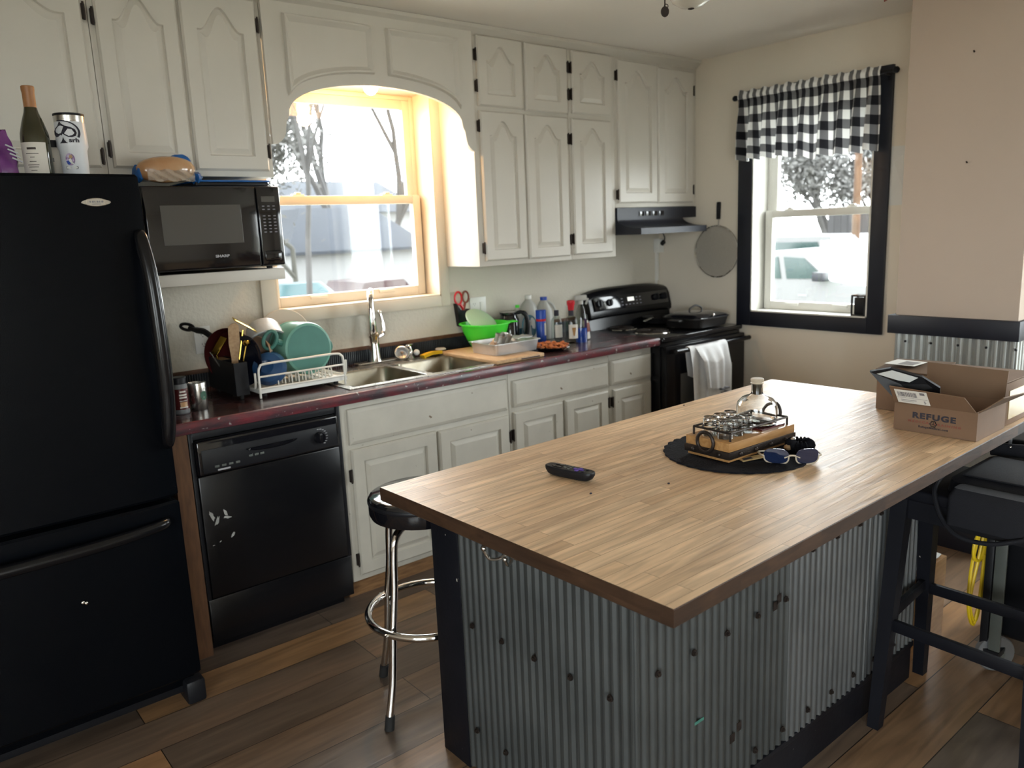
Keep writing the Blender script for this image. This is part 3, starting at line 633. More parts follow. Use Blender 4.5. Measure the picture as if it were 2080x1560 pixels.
def bowl(x0, x1, y0, y1, zt, zb, rc=0.05):
    def rr(a0, a1, b0, b1, r, z):
        out = []
        for (cx, cy, s0) in ((a1-r, b1-r, 0), (a0+r, b1-r, PI/2), (a0+r, b0+r, PI), (a1-r, b0+r, 1.5*PI)):
            out += [(cx+r*math.cos(s0+PI/2*i/6), cy+r*math.sin(s0+PI/2*i/6), z) for i in range(7)]
        return out
    mb = MB()
    mb.loops([rr(x0, x1, y0, y1, rc, zt), rr(x0+.004, x1-.004, y0+.004, y1-.004, rc, zt-.01), rr(x0+.012, x1-.012, y0+.012, y1-.012, rc, zb+.03), rr(x0+.035, x1-.035, y0+.035, y1-.035, rc, zb)], False, True)
    return mb
mb = MB()
xm0, xm1 = -2.262, -2.226
bl = (SX0+0.028, xm0, SY0+0.028, SY1-0.085); brt = (xm1, SX1-0.028, SY0+0.028, SY1-0.085)
zr0, zr1 = CZ, CZ+0.004
for (a, b, c, d) in ((SX0-.012, SX1+.012, SY0-.012, bl[2]), (SX0-.012, SX1+.012, bl[3], SY1+.012), (SX0-.012, bl[0], bl[2], bl[3]), (brt[1], SX1+.012, bl[2], bl[3]), (xm0, xm1, bl[2], bl[3])):
    mb.box(a, b, c, d, zr0+0.0005, zr1, bev=0.0012, seg=1)
mb.build('rim', 'steel', sk)
for q in (bl, brt):
    b = bowl(*q, CZ+0.003, CZ-0.17).build('bowl', 'sinksteel', sk)
    cx, cy = (q[0]+q[1])/2, (q[2]+q[3])/2
    MB().lathe([(0.045, CZ-0.1695), (0.045, CZ-0.166), (0.035, CZ-0.168), (0.002, CZ-0.168)], (cx, cy, 0)).build('drain', 'chrome', b)
fa = thing('kitchen_faucet', 'tall chrome pull-down faucet standing behind the sink bowls', 'faucet', (-2.245, -0.075, CZ))
fx, fy = -2.245, -0.075
MB().obox((fx+0.02, fy, CZ+0.009), (0.26, 0.055, 0.008), bev=0.004).build('base_plate', 'steel', fa)
MB().lathe([(0.034, CZ+.012), (0.032, CZ+.02), (0.027, CZ+.06), (0.024, CZ+.10), (0.024, CZ+.125), (0.030, CZ+.135), (0.030, CZ+.15), (0.021, CZ+.158), (0.018, CZ+.20)], (fx, fy, 0), 20).build('body', 'chrome', fa)
g = smoothpath([(fx, fy, CZ+.19), (fx, fy, CZ+.27), (fx-.011, fy-.018, CZ+.335), (fx-.033, fy-.056, CZ+.362), (fx-.058, fy-.098, CZ+.335), (fx-.066, fy-.112, CZ+.28)], 6)
MB().tube(g, 0.015, 12).build('spout', 'chrome', fa)
MB().tube([(fx-.066, fy-.111, CZ+.285), (fx-.067, fy-.113, CZ+.25), (fx-.068, fy-.114, CZ+.17), (fx-.068, fy-.114, CZ+.155)], [0.016, 0.018, 0.020, 0.015], 14).build('spray_head', 'chrome', fa)
MB().tube(smoothpath([(fx+.02, fy, CZ+.13), (fx+.055, fy+.005, CZ+.145), (fx+.063, fy+.012, CZ+.19), (fx+.052, fy+.015, CZ+.245)], 5), [0.012]*6+[0.010]*5+[0.008]*5, 10).sphere((fx+.051, fy+.015, CZ+.25), 0.011, 10).build('handle', 'chrome', fa)
# ------------------------------------------------------------------ refrigerator, microwave, dishwasher, range, hood
fr = thing('refrigerator', 'tall black pebbled bottom-freezer refrigerator at the left edge', 'refrigerator', (-3.92, -0.5, 0))
FX0_, FX1_ = -4.385, -3.474
MB().box(FX0_+.004, FX1_-.004, -0.855, -0.09, 0.06, 1.742, bev=0.006).build('cabinet_body', 'blacktex', fr)
def bowed_door(x0, x1, z0, z1, yb, yf, bow):
    mb = MB(); n = 14
    prof = [(x0, yb)]+[(x0+(x1-x0)*i/n, yf-bow*(1-(2*i/n-1)**2) + (0.008 if i in (0, n) else 0)) for i in range(n+1)]+[(x1, yb)]
    L = lambda pp, z: [(x, y, z) for x, y in pp]
    cx = (x0+x1)/2
    mb.loops([L(inset(prof, .006), z0), L(prof, z0+.008), L(prof, z1-.008), L(inset(prof, .006), z1)]); return mb
d1 = bowed_door(FX0_, FX1_, 0.750, 1.750, -0.857, -0.930, 0.006).build('upper_door', 'blacktex', fr)
d2 = bowed_door(FX0_, FX1_, 0.125, 0.735, -0.857, -0.930, 0.006).build('freezer_drawer', 'blacktex', fr)
pth = smoothpath([(-3.490, -0.925, 1.580), (-3.492, -0.950, 1.555), (-3.486, -0.972, 1.44), (-3.484, -0.980, 1.25), (-3.484, -0.972, 1.06), (-3.490, -0.955, 0.95), (-3.488, -0.925, 0.918)], 5)
mb = MB(); nn = len(pth)
mb.tube(pth, [0.013+0.010*math.sin(PI*i/(nn-1))**0.6 for i in range(nn)], 12).build('door_handle', 'black', d1)
pth = smoothpath([(-4.33, -0.925, 0.668), (-4.31, -0.955, 0.668), (-4.15, -0.975, 0.664), (-3.92, -0.980, 0.664), (-3.70, -0.975, 0.668), (-3.545, -0.958, 0.676), (-3.525, -0.925, 0.678)], 5)
nn = len(pth); MB().tube(pth, [0.011+0.009*math.sin(PI*i/(nn-1))**0.6 for i in range(nn)], 12).build('drawer_handle', 'black', d2)
b = MB(); b.loops([[(-3.599+0.037*math.cos(a)*(1+0.35*abs(math.cos(a))**3)*0.78, y, 1.6695+0.0125*math.sin(a)*s) for a in [2*PI*i/32 for i in range(32)]] for y, s in ((-0.934, 1), (-0.939, 1), (-0.9405, .85))])
bo = b.build('badge', 'steel', d1); bo['label'] = 'small silver oval badge'
mb = MB()
for i, w in enumerate((.0035, .005, .003, .0045, .0035, .005)): mb.box(-3.6165+.0062*i, -3.6165+.0062*i+w, -0.9412, -0.9402, 1.6685, 1.6735)
mb.box(-3.610, -3.588, -0.9412, -0.9402, 1.6635, 1.6655); mb.build('badge_script', 'greyink', bo)
MB().box(FX0_+.02, FX1_-.02, -0.85, -0.80, 0.035, 0.115, bev=0.004).build('base_grille', 'blacksoft', fr)
for x in (-4.34, -3.485):
    MB().box(x-0.035, x+0.030, -0.895, -0.80, 0.0, 0.085, bev=0.012).build('foot', 'blacksoft', fr)
for x, z in ((-3.789, 0.494), (-3.780, 0.489)):
    tag(MB().sphere((x, -0.9415, z), 0.0055, 10, (1, .8, 1)).build('magnet', 'chrome'), 'tiny silver bead magnet on the freezer drawer front, ' + ('left of the pair' if z > .49 else 'right of the pair'), 'magnet', 'bead magnets')
mw = thing('microwave_oven', 'black countertop microwave on the white wall shelf', 'microwave', (-3.08, -0.24, 1.432))
MB().box(-3.335, -2.818, -0.405, -0.05, 1.440, 1.752, bev=0.006).build('housing', 'blacksoft', mw)
dr = MB().box(-3.335, -2.916, -0.430, -0.406, 1.443, 1.750, bev=0.008, seg=3).build('door', 'blackgloss', mw)
MB().box(-3.279, -2.982, -0.4318, -0.4302, 1.537, 1.681, bev=0.0006, seg=1).build('door_window', 'smoke', dr)
text('brand_lettering', 'SHARP', dr, (-3.071, -0.4306, 1.4895), (1, 0, 0), (0, 0, 1), 0.0095, 'lightink', wide=1.35, bold=0.0006)
cp = MB().box(-2.914, -2.818, -0.430, -0.406, 1.443, 1.750, bev=0.008, seg=3).build('control_panel', 'blackgloss', mw)
MB().box(-2.897, -2.842, -0.4316, -0.4300, 1.690, 1.712).build('display', 'smoke', cp)
mb = MB()
for i in range(3):
    for j in range(9):
        if j == 2: continue
        mb.box(-2.896+0.0215*i, -2.886+0.0215*i, -0.4308, -0.430, 1.672-0.0125*j, 1.676-0.0125*j)
mb.build('keypad_print', 'greyink', cp)
MB().box(-2.902, -2.832, -0.4345, -0.430, 1.462, 1.500, bev=0.004).build('open_button', 'blackgloss', cp)
for x in (-3.30, -2.86):
    for y in (-0.36, -0.09): MB().cyl((x, y, 1.4305), (x, y, 1.441), 0.012, n=12).build('foot', 'rub', mw)
tr = thing('baking_tray', 'dark tray with a blue rim lying on top of the microwave', 'tray', (-2.98, -0.25, 1.753))
MB().box(-3.13, -2.845, -0.395, -0.10, 1.7535, 1.768, bev=0.004).build('tray_body', 'blacksoft', tr)
MB().box(-3.135, -2.84, -0.400, -0.095, 1.768, 1.775, bev=0.003).build('rim', 'bagblue', tr)
dw = thing('dishwasher', 'black built-in dishwasher with white scrape marks under the countertop', 'dishwasher', (-3.03, -0.6, 0))
DX0, DX1 = -3.332, -2.727
MB().box(DX0, DX1, -0.585, -0.05, 0.06, 0.868).build('tub', 'black', dw)
mb = MB(); mb.box(DX0, DX0+.016, -0.606, -0.586, 0.215, 0.868, bev=.003).box(DX1-.016, DX1, -0.606, -0.586, 0.215, 0.868, bev=.003).box(DX0+.016, DX1-.016, -0.600, -0.586, 0.838, 0.868, bev=.003); mb.build('trim_frame', 'blacksoft', dw)
dd = MB().box(DX0+.017, DX1-.017, -0.612, -0.586, 0.222, 0.700, bev=.005).build('door', 'black', dw)
cpn = MB().box(DX0+.017, DX1-.017, -0.622, -0.586, 0.703, 0.836, bev=.010, seg=3).build('control_panel', 'blackgloss', dw)
MB().box(DX0+.035, DX1-.03, -0.6245, -0.6215, 0.712, 0.800, bev=.001).build('fascia', 'blacksoft', cpn)
mb = MB(); mb.loops([[(-3.03+hx*0.105*math.cos(a), y, 0.775+0.018*math.sin(a)*hx) for a in [PI+PI*i/14 for i in range(15)]] for y, hx in ((-0.6245, 1.0), (-0.629, .96), (-0.629, .86), (-0.625, .8))], True, True); mb.build('latch_grip', 'blackgloss', cpn)
mb = MB()
for i in range(4): mb.box(-3.255+.026*i, -3.239+.026*i, -0.6285, -0.6245, 0.728, 0.736, bev=.001)
for i in range(3): mb.box(-3.125+.022*i, -3.110+.022*i, -0.6285, -0.6245, 0.742, 0.750, bev=.001)
mb.build('push_buttons', 'greybtn', cpn)
MB().box(-3.245, -3.198, -0.6252, -0.6245, 0.714, 0.720).build('name_plate', 'lightink', cpn)
mb = MB(); mb.cyl((-2.835, -0.6245, 0.758), (-2.835, -0.640, 0.758), 0.024, 0.021, 24).box(-2.839, -2.831, -0.646, -0.638, 0.738, 0.778, bev=.002); mb.build('dial', 'blackgloss', cpn)
mb = MB()
for i in range(9):
    a = -0.9+i*0.32; mb.obox((-2.835+.034*math.cos(a), -0.6247, 0.758+.034*math.sin(a)), (.008, .0006, .0022))
mb.build('dial_marks', 'lightink', cpn)
MB().box(DX0+.004, DX1-.002, -0.604, -0.585, 0.040, 0.216, bev=.004).build('kick_panel', 'black', dw)
MB().box(DX0+.004, DX1-.03, -0.560, -0.545, 0.0, 0.045).build('toe_plate', 'black', dw)
def splat(pts, y):
    return [(x, y, z) for x, z in pts]
mb = MB()
for (cx, cz, s, ang) in ((-3.283, 0.545, 1.1, -1.2), (-3.266, 0.520, 0.9, -2.0), (-3.232, 0.545, 0.8, -1.3), (-3.226, 0.525, 0.7, -0.2), (-3.213, 0.452, 0.6, 0.9), (-3.262, 0.438, .25, .5), (-3.288, 0.430, .2, 0)):
    pts = []
    for i in range(14):
        a = 2*PI*i/14; rr = s*(0.5+0.5*random.random()); u, v = rr*0.026*math.cos(a), rr*0.009*math.sin(a)
        pts.append((cx+u*math.cos(ang)-v*math.sin(ang), cz+u*math.sin(ang)+v*math.cos(ang)))
    mb.loops([splat(pts, -0.6118), splat(pts, -0.6124)])
mb.build('scrape_marks', 'scrape', dd)
# range
rg = thing('kitchen_range', 'black electric coil range in the corner beside the countertop', 'stove', (-0.39, -0.35, 0))
RX0, RX1 = -0.772, -0.016
MB().box(RX0, RX1, -0.650, -0.030, 0.0, 0.885, bev=.004).build('oven_body', 'black', rg)
cook = MB().box(RX0-.001, RX1+.001, -0.672, -0.03, 0.886, 0.916, bev=.010, seg=3).build('cooktop', 'black', rg)
MB().box(RX0+.02, RX1-.02, -0.673, -0.655, 0.905, 0.9175, bev=.003).build('front_lip', 'blackgloss', cook)
for (x, y, rb) in ((-0.59, -0.44, 0.098), (-0.585, -0.19, 0.078), (-0.21, -0.19, 0.098), (-0.20, -0.45, 0.078)):
    pan = MB().lathe([(rb+.022, .917), (rb+.018, .9215), (rb+.004, .919), (rb*.5, .913), (.01, .912)], (x, y, 0), 28).build('drip_pan', 'chrome', cook)
    sp = [(x+(0.018+(rb-.018)*t/70)*math.cos(t*0.55), y+(0.018+(rb-.018)*t/70)*math.sin(t*0.55), .9245) for t in range(71)]
    MB().tube(sp, 0.0042, 6).build('coil', 'iron', pan)
bgd = MB(); pf = [(-0.115, .916), (-0.105, .955), (-0.100, .985), (-0.118, 1.0), (-0.118, 1.03), (-0.098, 1.115), (-0.080, 1.150), (-0.055, 1.165), (-0.03, 1.165), (-0.03, .916)]
def bgl(x, s): return [(x, y, .916+(z-.916)*s) for y, z in pf]
xs = [RX0+(RX1-RX0)*i/12 for i in range(13)]
bgd.loops([bgl(x, 1-0.11*abs((2*i/12-1))**4) for i, x in enumerate(xs)])
bk = bgd.build('backguard', 'black', rg)
Fb = frame((-0.394, -0.1105, 1.075), (1, 0, 0), (0, 0.23, 1))
pn = MB(Fb).box(-0.345, 0.345, -0.045, 0.040, -0.001, 0.004, bev=.002).build('control_panel', 'blackgloss', bk)
for x in (-0.305, -0.215, 0.225, 0.305):
    k_ = MB(Fb); k_.cyl((x, 0.0, 0.004), (x, 0.0, 0.020), 0.023, 0.021, 20).box(x-.005, x+.005, -.02, .02, .020, .028, bev=.002); k_.build('knob', 'blacksoft', pn)
MB(Fb).box(-0.045, 0.015, -0.005, 0.020, 0.004, 0.0048).build('clock_display', 'led', pn)
mb = MB(Fb)
for i in range(6):
    for j in range(3):
        if 1 <= i <= 3 and j > 0: continue
        mb.box(-0.105+.034*i, -0.089+.034*i, -0.028+.020*j, -0.022+.020*j, .004, .0045)
mb.build('panel_print', 'greyink', pn)
od = MB().box(RX0+.006, RX1-.006, -0.692, -0.651, 0.235, 0.868, bev=.006).build('oven_door', 'black', rg)
MB().box(RX0+.13, RX1-.13, -0.6935, -0.691, 0.36, 0.70, bev=.001).build('oven_window', 'smoke', od)
mb = MB(); mb.tube([(RX0+.03, -0.741, .843), (RX1-.03, -0.741, .843)], 0.0135, 12)
for x in (RX0+.045, RX1-.045): mb.tube([(x, -0.690, .838), (x, -0.741, .843)], 0.012, 8)
mb.build('door_handle', 'black', od)
MB().box(RX0+.004, RX1-.004, -0.685, -0.651, 0.055, 0.228, bev=.005).build('storage_drawer', 'black', rg)
# towel hung over the oven handle
tw = thing('dish_towel', 'white dish towel draped over the oven door handle', 'towel', (-0.42, -0.75, 0.85))
def towel(x0, x1, zlo, y0, seed, depth=0.014, skew=0.0):
    rnd = random.Random(seed); ph = [rnd.random()*6 for _ in range(4)]
    def fn(u, v):
        t = v*2-1                        # -1 back bottom .. 0 top .. 1 front bottom
        x = x0+(x1-x0)*u+skew*abs(t)*(1-u)
        a = max(-1, min(1, t/0.10)); zt = 0.8605
        if abs(t) < 0.10: y = -0.741-0.0185*math.sin(a*PI/2); z = 0.843+0.0185*math.cos(a*PI/2)
        else: y = -0.741-0.0185*(1 if t > 0 else -1); z = 0.843-(abs(t)-0.10)/0.90*(0.843-(zlo if t > 0 else min(0.72, zlo+0.22)))
        fall = min(1, max(0, (abs(t)-.06)*3)); w = math.sin(u*9+ph[0])*0.5+math.sin(u*17+ph[1])*0.35
        if t > 0: y -= depth*(1+w)*fall+y0*fall
        z += 0.010*math.sin(u*7+ph[2])*fall
        return (x, y, z)
    return MB().grid(34, 60, fn, thick=0.003)
towel(-0.645, -0.455, 0.46, 0.0, 3, 0.012, 0.03).build('towel_back_fold', 'towel', tw)
towel(-0.475, -0.300, 0.47, 0.012, 5, 0.018, -0.03).build('towel_front_fold', 'towel', tw)
towel(-0.60, -0.37, 0.605, 0.022, 8, 0.020, 0.06).build('towel_tuck', 'towel', tw)
mb = MB()
for (a, b, z) in ((-0.415, -0.385, .588), (-0.378, -0.345, .590), (-0.405, -0.375, .566), (-0.368, -0.355, .567), (-0.43, -0.398, .545), (-0.392, -0.372, .545), (-0.366, -0.345, .546)):
    mb.box(a, b, -0.815, -0.790, z-.005, z+.005)
mb.build('towel_print', 'greyink', tw)
# range hood
hd = thing('range_hood', 'black range hood with a curved flare under the wall cabinet', 'range hood', (-0.44, -0.25, 1.485))
HX0, HX1 = -0.736, -0.140
pf = [(-0.312, 1.640), (-0.312, 1.575)]+[(-0.312-0.178*(1-math.cos(PI/2*i/8)), 1.575-0.052*math.sin(PI/2*i/8)) for i in range(1, 9)]+[(-0.492, 1.522), (-0.492, 1.487), (-0.004, 1.487), (-0.004, 1.640)]
MB().prism(pf, HX0, HX1, 'x').build('hood_shell', 'navyblack', hd)
MB().box(HX1+.001, -0.010, -0.312, -0.02, 1.575, 1.640).build('filler_strip', 'navyblack', hd)
mb = MB()
for x in (-0.55, -0.49, -0.43, -0.37): mb.box(x, x+.045, -0.3155, -0.312, 1.592, 1.618, bev=.001)
mb.build('switches', 'blackgloss', hd)
# ------------------------------------------------------------------ things on the refrigerator and microwave
def bottle(name, label, cat, c, parts, group=None, n=26):
    """parts: (part name, material, [(r, z)...]) around a vertical axis"""
    t = thing(name, label, cat, c, group)
    for pn_, m_, prof in parts: MB().lathe([(r, c[2]+z) for r, z in prof], (c[0], c[1], 0), n).build(pn_, m_, t)
    return t
FZ = 1.7505
wb = bottle('wine_bottle', 'dark wine bottle with orange-brown foil and cream label on the refrigerator', 'bottle', (-3.692, -0.72, FZ), [
    ('glass', 'wine', [(.034, 0), (.0375, .006), (.0375, .11), (.036, .125), (.028, .155), (.019, .182), (.0158, .198), (.0158, .222)]),
    ('foil', 'foil', [(.0163, .190), (.0160, .235), (.0172, .242), (.0172, .252), (.0155, .254), (.002, .2545)])])
wb.scale = (1.04, 1.04, 1.04)
lb = MB(); lb.loops([[(-3.692+.0379*math.cos(a), -0.72+.0379*math.sin(a), z) for a in [math.radians(-175+115*i/14) for i in range(15)]] for z in (FZ+.012, FZ+.098)], False, False, close=False)
lo = lb.build('label', 'label', wb)
mb = MB()
for i, (w, z) in enumerate(((.024, .078), (.034, .066), (.012, .056), (.018, .044), (.030, .035), (.026, .029), (.016, .020))):
    a0, a1 = math.radians(-120)-w/.076, math.radians(-120)+w/.076
    mb.loops([[(-3.692+.0383*math.cos(a0+(a1-a0)*k/6), -0.72+.0383*math.sin(a0+(a1-a0)*k/6), FZ+zz) for k in range(7)] for zz in (z, z+(.006 if i == 0 else .0018))], False, False, close=False)
mb.build('label_print', 'iron', lo)
tc_ = (-3.590, -0.70, FZ); TR = 0.0415
tb = bottle('travel_tumbler', 'white travel tumbler with black spade sticker and steel rim on the refrigerator', 'tumbler', tc_, [
    ('body', 'tumbler', [(.034, 0), (.036, .004), (.0385, .085), (.0435, .097), (.0435, .105), (.0425, .150), (.0420, .168)]),
    ('steel_rim', 'steel', [(.0420, .1682), (.0425, .186), (.0405, .187), (.0400, .170)]),
    ('lid', 'blacksoft', [(.0405, .1865), (.0432, .188), (.0428, .193), (.030, .194), (.001, .193)])])
def wrapped(name, m_, polys, a0, R, parent, zc, lift=.0006):
    mb = MB()
    for p in polys:
        n = len(p)
        ring_ = lambda rr: [(tc_[0]+rr*math.cos(a0+x/R), tc_[1]+rr*math.sin(a0+x/R), zc+z) for x, z in p]
        mb.loops([ring_(R+lift*.2), ring_(R+lift)], False, True)
    return mb.build(name, m_, parent)
sp_ = [(-.014, .028), (-.010, .022), (-.002, .017), (.010, .014), (.019, .009), (.022, .001), (.019, -.006), (.011, -.0095), (.002, -.009), (-.005, -.005), (-.010, -.001), (-.0115, -.005)]
sp_ += [(-.0125, -.005), (-.0165, -.004), (-.023, -.008), (-.031, -.008), (-.038, -.002), (-.038, .006), (-.030, .012), (-.020, .018)]
A0 = math.radians(-116)
wrapped('spade_sticker', 'ink', [[(x*1.25, z*1.25) for x, z in sp_]], A0, .0443, tb, FZ+.133)
arcp = [(-.014+.046*math.cos(a), .000+.030*math.sin(a)) for a in [math.radians(100-125*i/16) for i in range(17)]]
arci = [(-.014+.0405*math.cos(a), .001+.0265*math.sin(a)) for a in [math.radians(-25+125*i/16) for i in range(17)]]
wrapped('sticker_ring', 'ink', [[(x*1.2, z*1.2) for x, z in arcp+arci]], A0, .0443, tb, FZ+.135)
wrapped('sticker_stem', 'ink', [[(-.012, .018), (-.009, .009), (-.004, .003), (.001, .0), (-.025, .0), (-.019, .004), (-.015, .010)]], A0, .0446, tb, FZ+.104)
text('sticker_lettering', 'srh', tb, (0, 0, FZ+.112), None, None, .0125, 'ink', wide=1.3, wrap=(tc_[0], tc_[1], .0448, A0+.40), bold=.0006)
cpts = [(.013*math.cos(2*PI*i/24), .018*math.sin(2*PI*i/24)) for i in range(24)]
st = wrapped('round_sticker', 'purple', [cpts], A0-.05, .0382, tb, FZ+.057, lift=.0014)
wrapped('sticker_blobs', 'wood', [[(-.002, .012), (.005, .014), (.008, .006), (.002, .002), (-.003, .004)]], A0-.05, .0395, tb, FZ+.057)
wrapped('sticker_blobs', 'paper', [[(-.003, .001), (.003, .003), (.006, -.008), (.009, -.014), (.002, -.013), (-.004, -.004)]], A0-.05, .0395, tb, FZ+.057)
wrapped('sticker_blobs', 'bluecap', [[(-.011, -.004), (-.005, -.003), (.001, -.011), (-.004, -.016), (-.009, -.012)]], A0-.05, .0395, tb, FZ+.057)
wrapped('sticker_banner', 'ink', [[(-.014, -.0045), (.017, -.0045), (.019, 0), (.017, .0045), (-.014, .0045)]], A0-.05, .0366, tb, FZ+.033, lift=.002)
wrapped('sticker_banner_face', 'paper', [[(-.013, -.0035), (.0163, -.0035), (.018, 0), (.0163, .0035), (-.013, .0035)]], A0-.05, .0387, tb, FZ+.033, lift=.0006)
jar = bottle('small_jar', 'small jar with dark lid and cream label between wine bottle and tumbler', 'jar', (-3.643, -0.665, FZ), [
    ('jar_body', 'label', [(.028, 0), (.030, .003), (.030, .085), (.027, .093), (.025, .096)]), ('lid', 'blacksoft', [(.0275, .096), (.0275, .115), (.026, .117), (.001, .117)])])
mb = MB()
for (z0, z1, w) in ((.052, .064, .026), (.034, .037, .020), (.028, .030, .016)):
    mb.loops([[(-3.643+.0305*math.cos(a), -.665+.0305*math.sin(a), FZ+z) for a in [math.radians(-118)+w/.03*(k/8-.5) for k in range(9)]] for z in (z0, z1)], False, False, close=False)
mb.build('label_print', 'greyink', jar)
mb = MB(); mb.loops([[(-3.643+.0305*math.cos(a), -.665+.0305*math.sin(a), FZ+z) for a in [math.radians(-160)+1.8*k/10 for k in range(11)]] for z in (.012, .017)], False, False, close=False); mb.build('label_stripe', 'redink', jar)
bag = thing('snack_bag', 'crumpled purple foil bag at the left end of the refrigerator top', 'bag', (-3.80, -0.72, FZ))
rb_ = random.Random(4); bl_ = []
for k_ in range(9):
    z = FZ+.135*k_/8; wv = 1-.35*(k_/8)**2; dp = .045*(1-(k_/8)**1.6)+.004
    bl_.append([(-3.805+.062*wv*math.cos(a)*(1+.06*rb_.uniform(-1, 1)), -.72+dp*math.sin(a)*(1+.15*rb_.uniform(-1, 1)), z+.004*rb_.uniform(-1, 1)*(k_ > 0)) for a in [2*PI*i/22 for i in range(22)]])
MB().loops(bl_).build('bag_body', 'purple', bag)
mb = MB()
for i in range(4): mb.obox((-3.765+.004*i, -.766-.001*i, FZ+.085-.012*i), (.028, .003, .004), (0, .4, .2))
mb.build('bag_print', 'lightink', bag)
br_ = thing('bread_loaf', 'bagged bread loaf with blue bag ends on top of the microwave', 'bread', (-3.23, -0.375, 1.757))
mb = MB(); ll = []
for i in range(15):
    t = i/14; s = (math.sin(PI*min(1, max(0, t*1.0)))**.35) if 0 < t < 1 else .25
    x = -3.330+.206*t
    ll.append([(x, -.378+.046*s*math.copysign(abs(math.cos(a))**.7, math.cos(a)), 1.760+.049+.048*s*math.copysign(abs(math.sin(a))**.75, math.sin(a))+.006*t) for a in [2*PI*k/20 for k in range(20)]])
mb.loops(ll).build('loaf', 'bread', br_)
def blob(c, r, seed, n=12, sc=(1, 1, 1), amp=.25):
    rr = random.Random(seed); m = n//2; c = Vector(c)
    return [[c+Vector((sc[0]*r*math.sin(PI*k/m)*math.cos(2*PI*i/n), sc[1]*r*math.sin(PI*k/m)*math.sin(2*PI*i/n), -sc[2]*r*math.cos(PI*k/m)))*1.0+Vector((rr.uniform(-1, 1), rr.uniform(-1, 1), rr.uniform(-1, 1)))*r*amp*.5 for i in range(n)] for k in range(1, m)]
MB().loops(blob((-3.120, -.372, 1.784), .026, 2, sc=(.8, 1.4, .95))).build('bag_end', 'bagblue', br_)
MB().loops(blob((-3.322, -.366, 1.797), .030, 3, sc=(.5, 1.2, 1.1))).build('bag_end', 'bagblue', br_)
MB().loops(blob((-3.168, -.356, 1.848), .028, 5, sc=(1.5, .9, .75))).build('bag_top', 'bagblue', br_)
mb = MB()
mb.grid(16, 8, lambda u, v: (-3.305+.165*u, -.4275-.002*math.sin(u*23+v*9), 1.768+.040*v+.003*math.sin(u*19)), thick=.001)
mb.build('film_wrap', 'film', br_)
# ------------------------------------------------------------------ left end of the countertop
K = CZ
sj = bottle('spice_jar', 'red-labelled spice jar with black lid beside the refrigerator', 'jar', (-3.303, -.475, K), [
    ('jar_body', 'greyplastic', [(.026, 0), (.029, .004), (.029, .1085), (.026, .113)]), ('label', 'darkred', [(.0293, .018), (.0293, .096)]),
    ('lid', 'blacksoft', [(.027, .113), (.0275, .136), (.026, .138), (.001, .138)])])
mb = MB()
for i, (w, z, h_) in enumerate(((.022, .082, .006), (.028, .070, .006), (.028, .060, .006), (.030, .050, .0016), (.030, .024, .004))):
    mb.loops([[(-3.303+.0296*math.cos(a), -.475+.0296*math.sin(a), K+zz) for a in [math.radians(-85)+w/.029*(k/8-.5) for k in range(9)]] for zz in (z, z+h_)], False, False, close=False)
mb.build('label_print', 'label', sj)
mb = MB(); mb.loops([[(-3.303+.0296*math.cos(a), -.475+.0296*math.sin(a), K+zz) for a in [math.radians(-110)+.9*(k/8) for k in range(9)]] for zz in (.028, .046)], False, False, close=False); mb.build('label_picture', 'bread', sj)
cu_ = bottle('steel_cup', 'brushed steel cup with a round green logo beside the spice jar', 'cup', (-3.232, -.455, K), [
    ('cup_body', 'steel', [(.030, 0), (.032, .003), (.0335, .102), (.033, .104), (.0315, .102), (.029, .006), (.001, .005)])])
a0 = math.radians(-70); mb = MB()
pts = [(.0135*math.cos(2*PI*i/24), .017*math.sin(2*PI*i/24)) for i in range(24)]
mb.loops([[(-3.232+rr*math.cos(a0+x/rr), -.455+rr*math.sin(a0+x/rr), K+.056+z) for x, z in pts] for rr in (.0332, .0342)], False, True); lg = mb.build('green_logo', 'logogreen', cu_)
# dish rack
dk = thing('dish_rack', 'white wire dish rack with a drip tray on the left of the sink', 'dish rack', (-2.80, -.32, K))
w_ = .0048
mb = MB()
mb.tube(smoothpath([(-2.992, -.462, K+.002), (-2.992, -.462, K+.10), (-2.985, -.462, K+.128), (-2.960, -.462, K+.138), (-2.80, -.462, K+.139), (-2.660, -.462, K+.139), (-2.628, -.462, K+.130), (-2.618, -.462, K+.105), (-2.616, -.462, K+.002)], 5), w_, 8)
mb.tube([(-2.990, -.462, K+.088), (-2.620, -.462, K+.088)], w_*.8, 8); mb.tube([(-2.990, -.462, K+.040), (-2.620, -.462, K+.040)], w_*.9, 8)
mb.build('front_rail', 'whitewire', dk)
mb = MB()
mb.tube(smoothpath([(-2.992, -.16, K+.002), (-2.992, -.16, K+.09), (-2.975, -.16, K+.112), (-2.80, -.16, K+.115), (-2.64, -.16, K+.112), (-2.622, -.16, K+.09), (-2.620, -.16, K+.002)], 5), w_, 8)
mb.tube([(-2.990, -.16, K+.040), (-2.620, -.16, K+.040)], w_*.9, 8)
mb.build('rear_rail', 'whitewire', dk)
for x in (-3.004, -2.604):
    mb = MB(); mb.tube(smoothpath([(x, -.455, K+.105), (x, -.452, K+.065), (x, -.43, K+.040), (x, -.31, K+.038), (x, -.19, K+.040), (x, -.168, K+.065), (x, -.165, K+.105)], 5), w_, 8); mb.build('end_rail', 'whitewire', dk)
mb = MB()
for i in range(10): mb.tube([(-2.985+.040*i, -.46, K+.038), (-2.985+.040*i, -.162, K+.038)], .0026, 6)
mb.build('floor_wires', 'whitewire', dk)
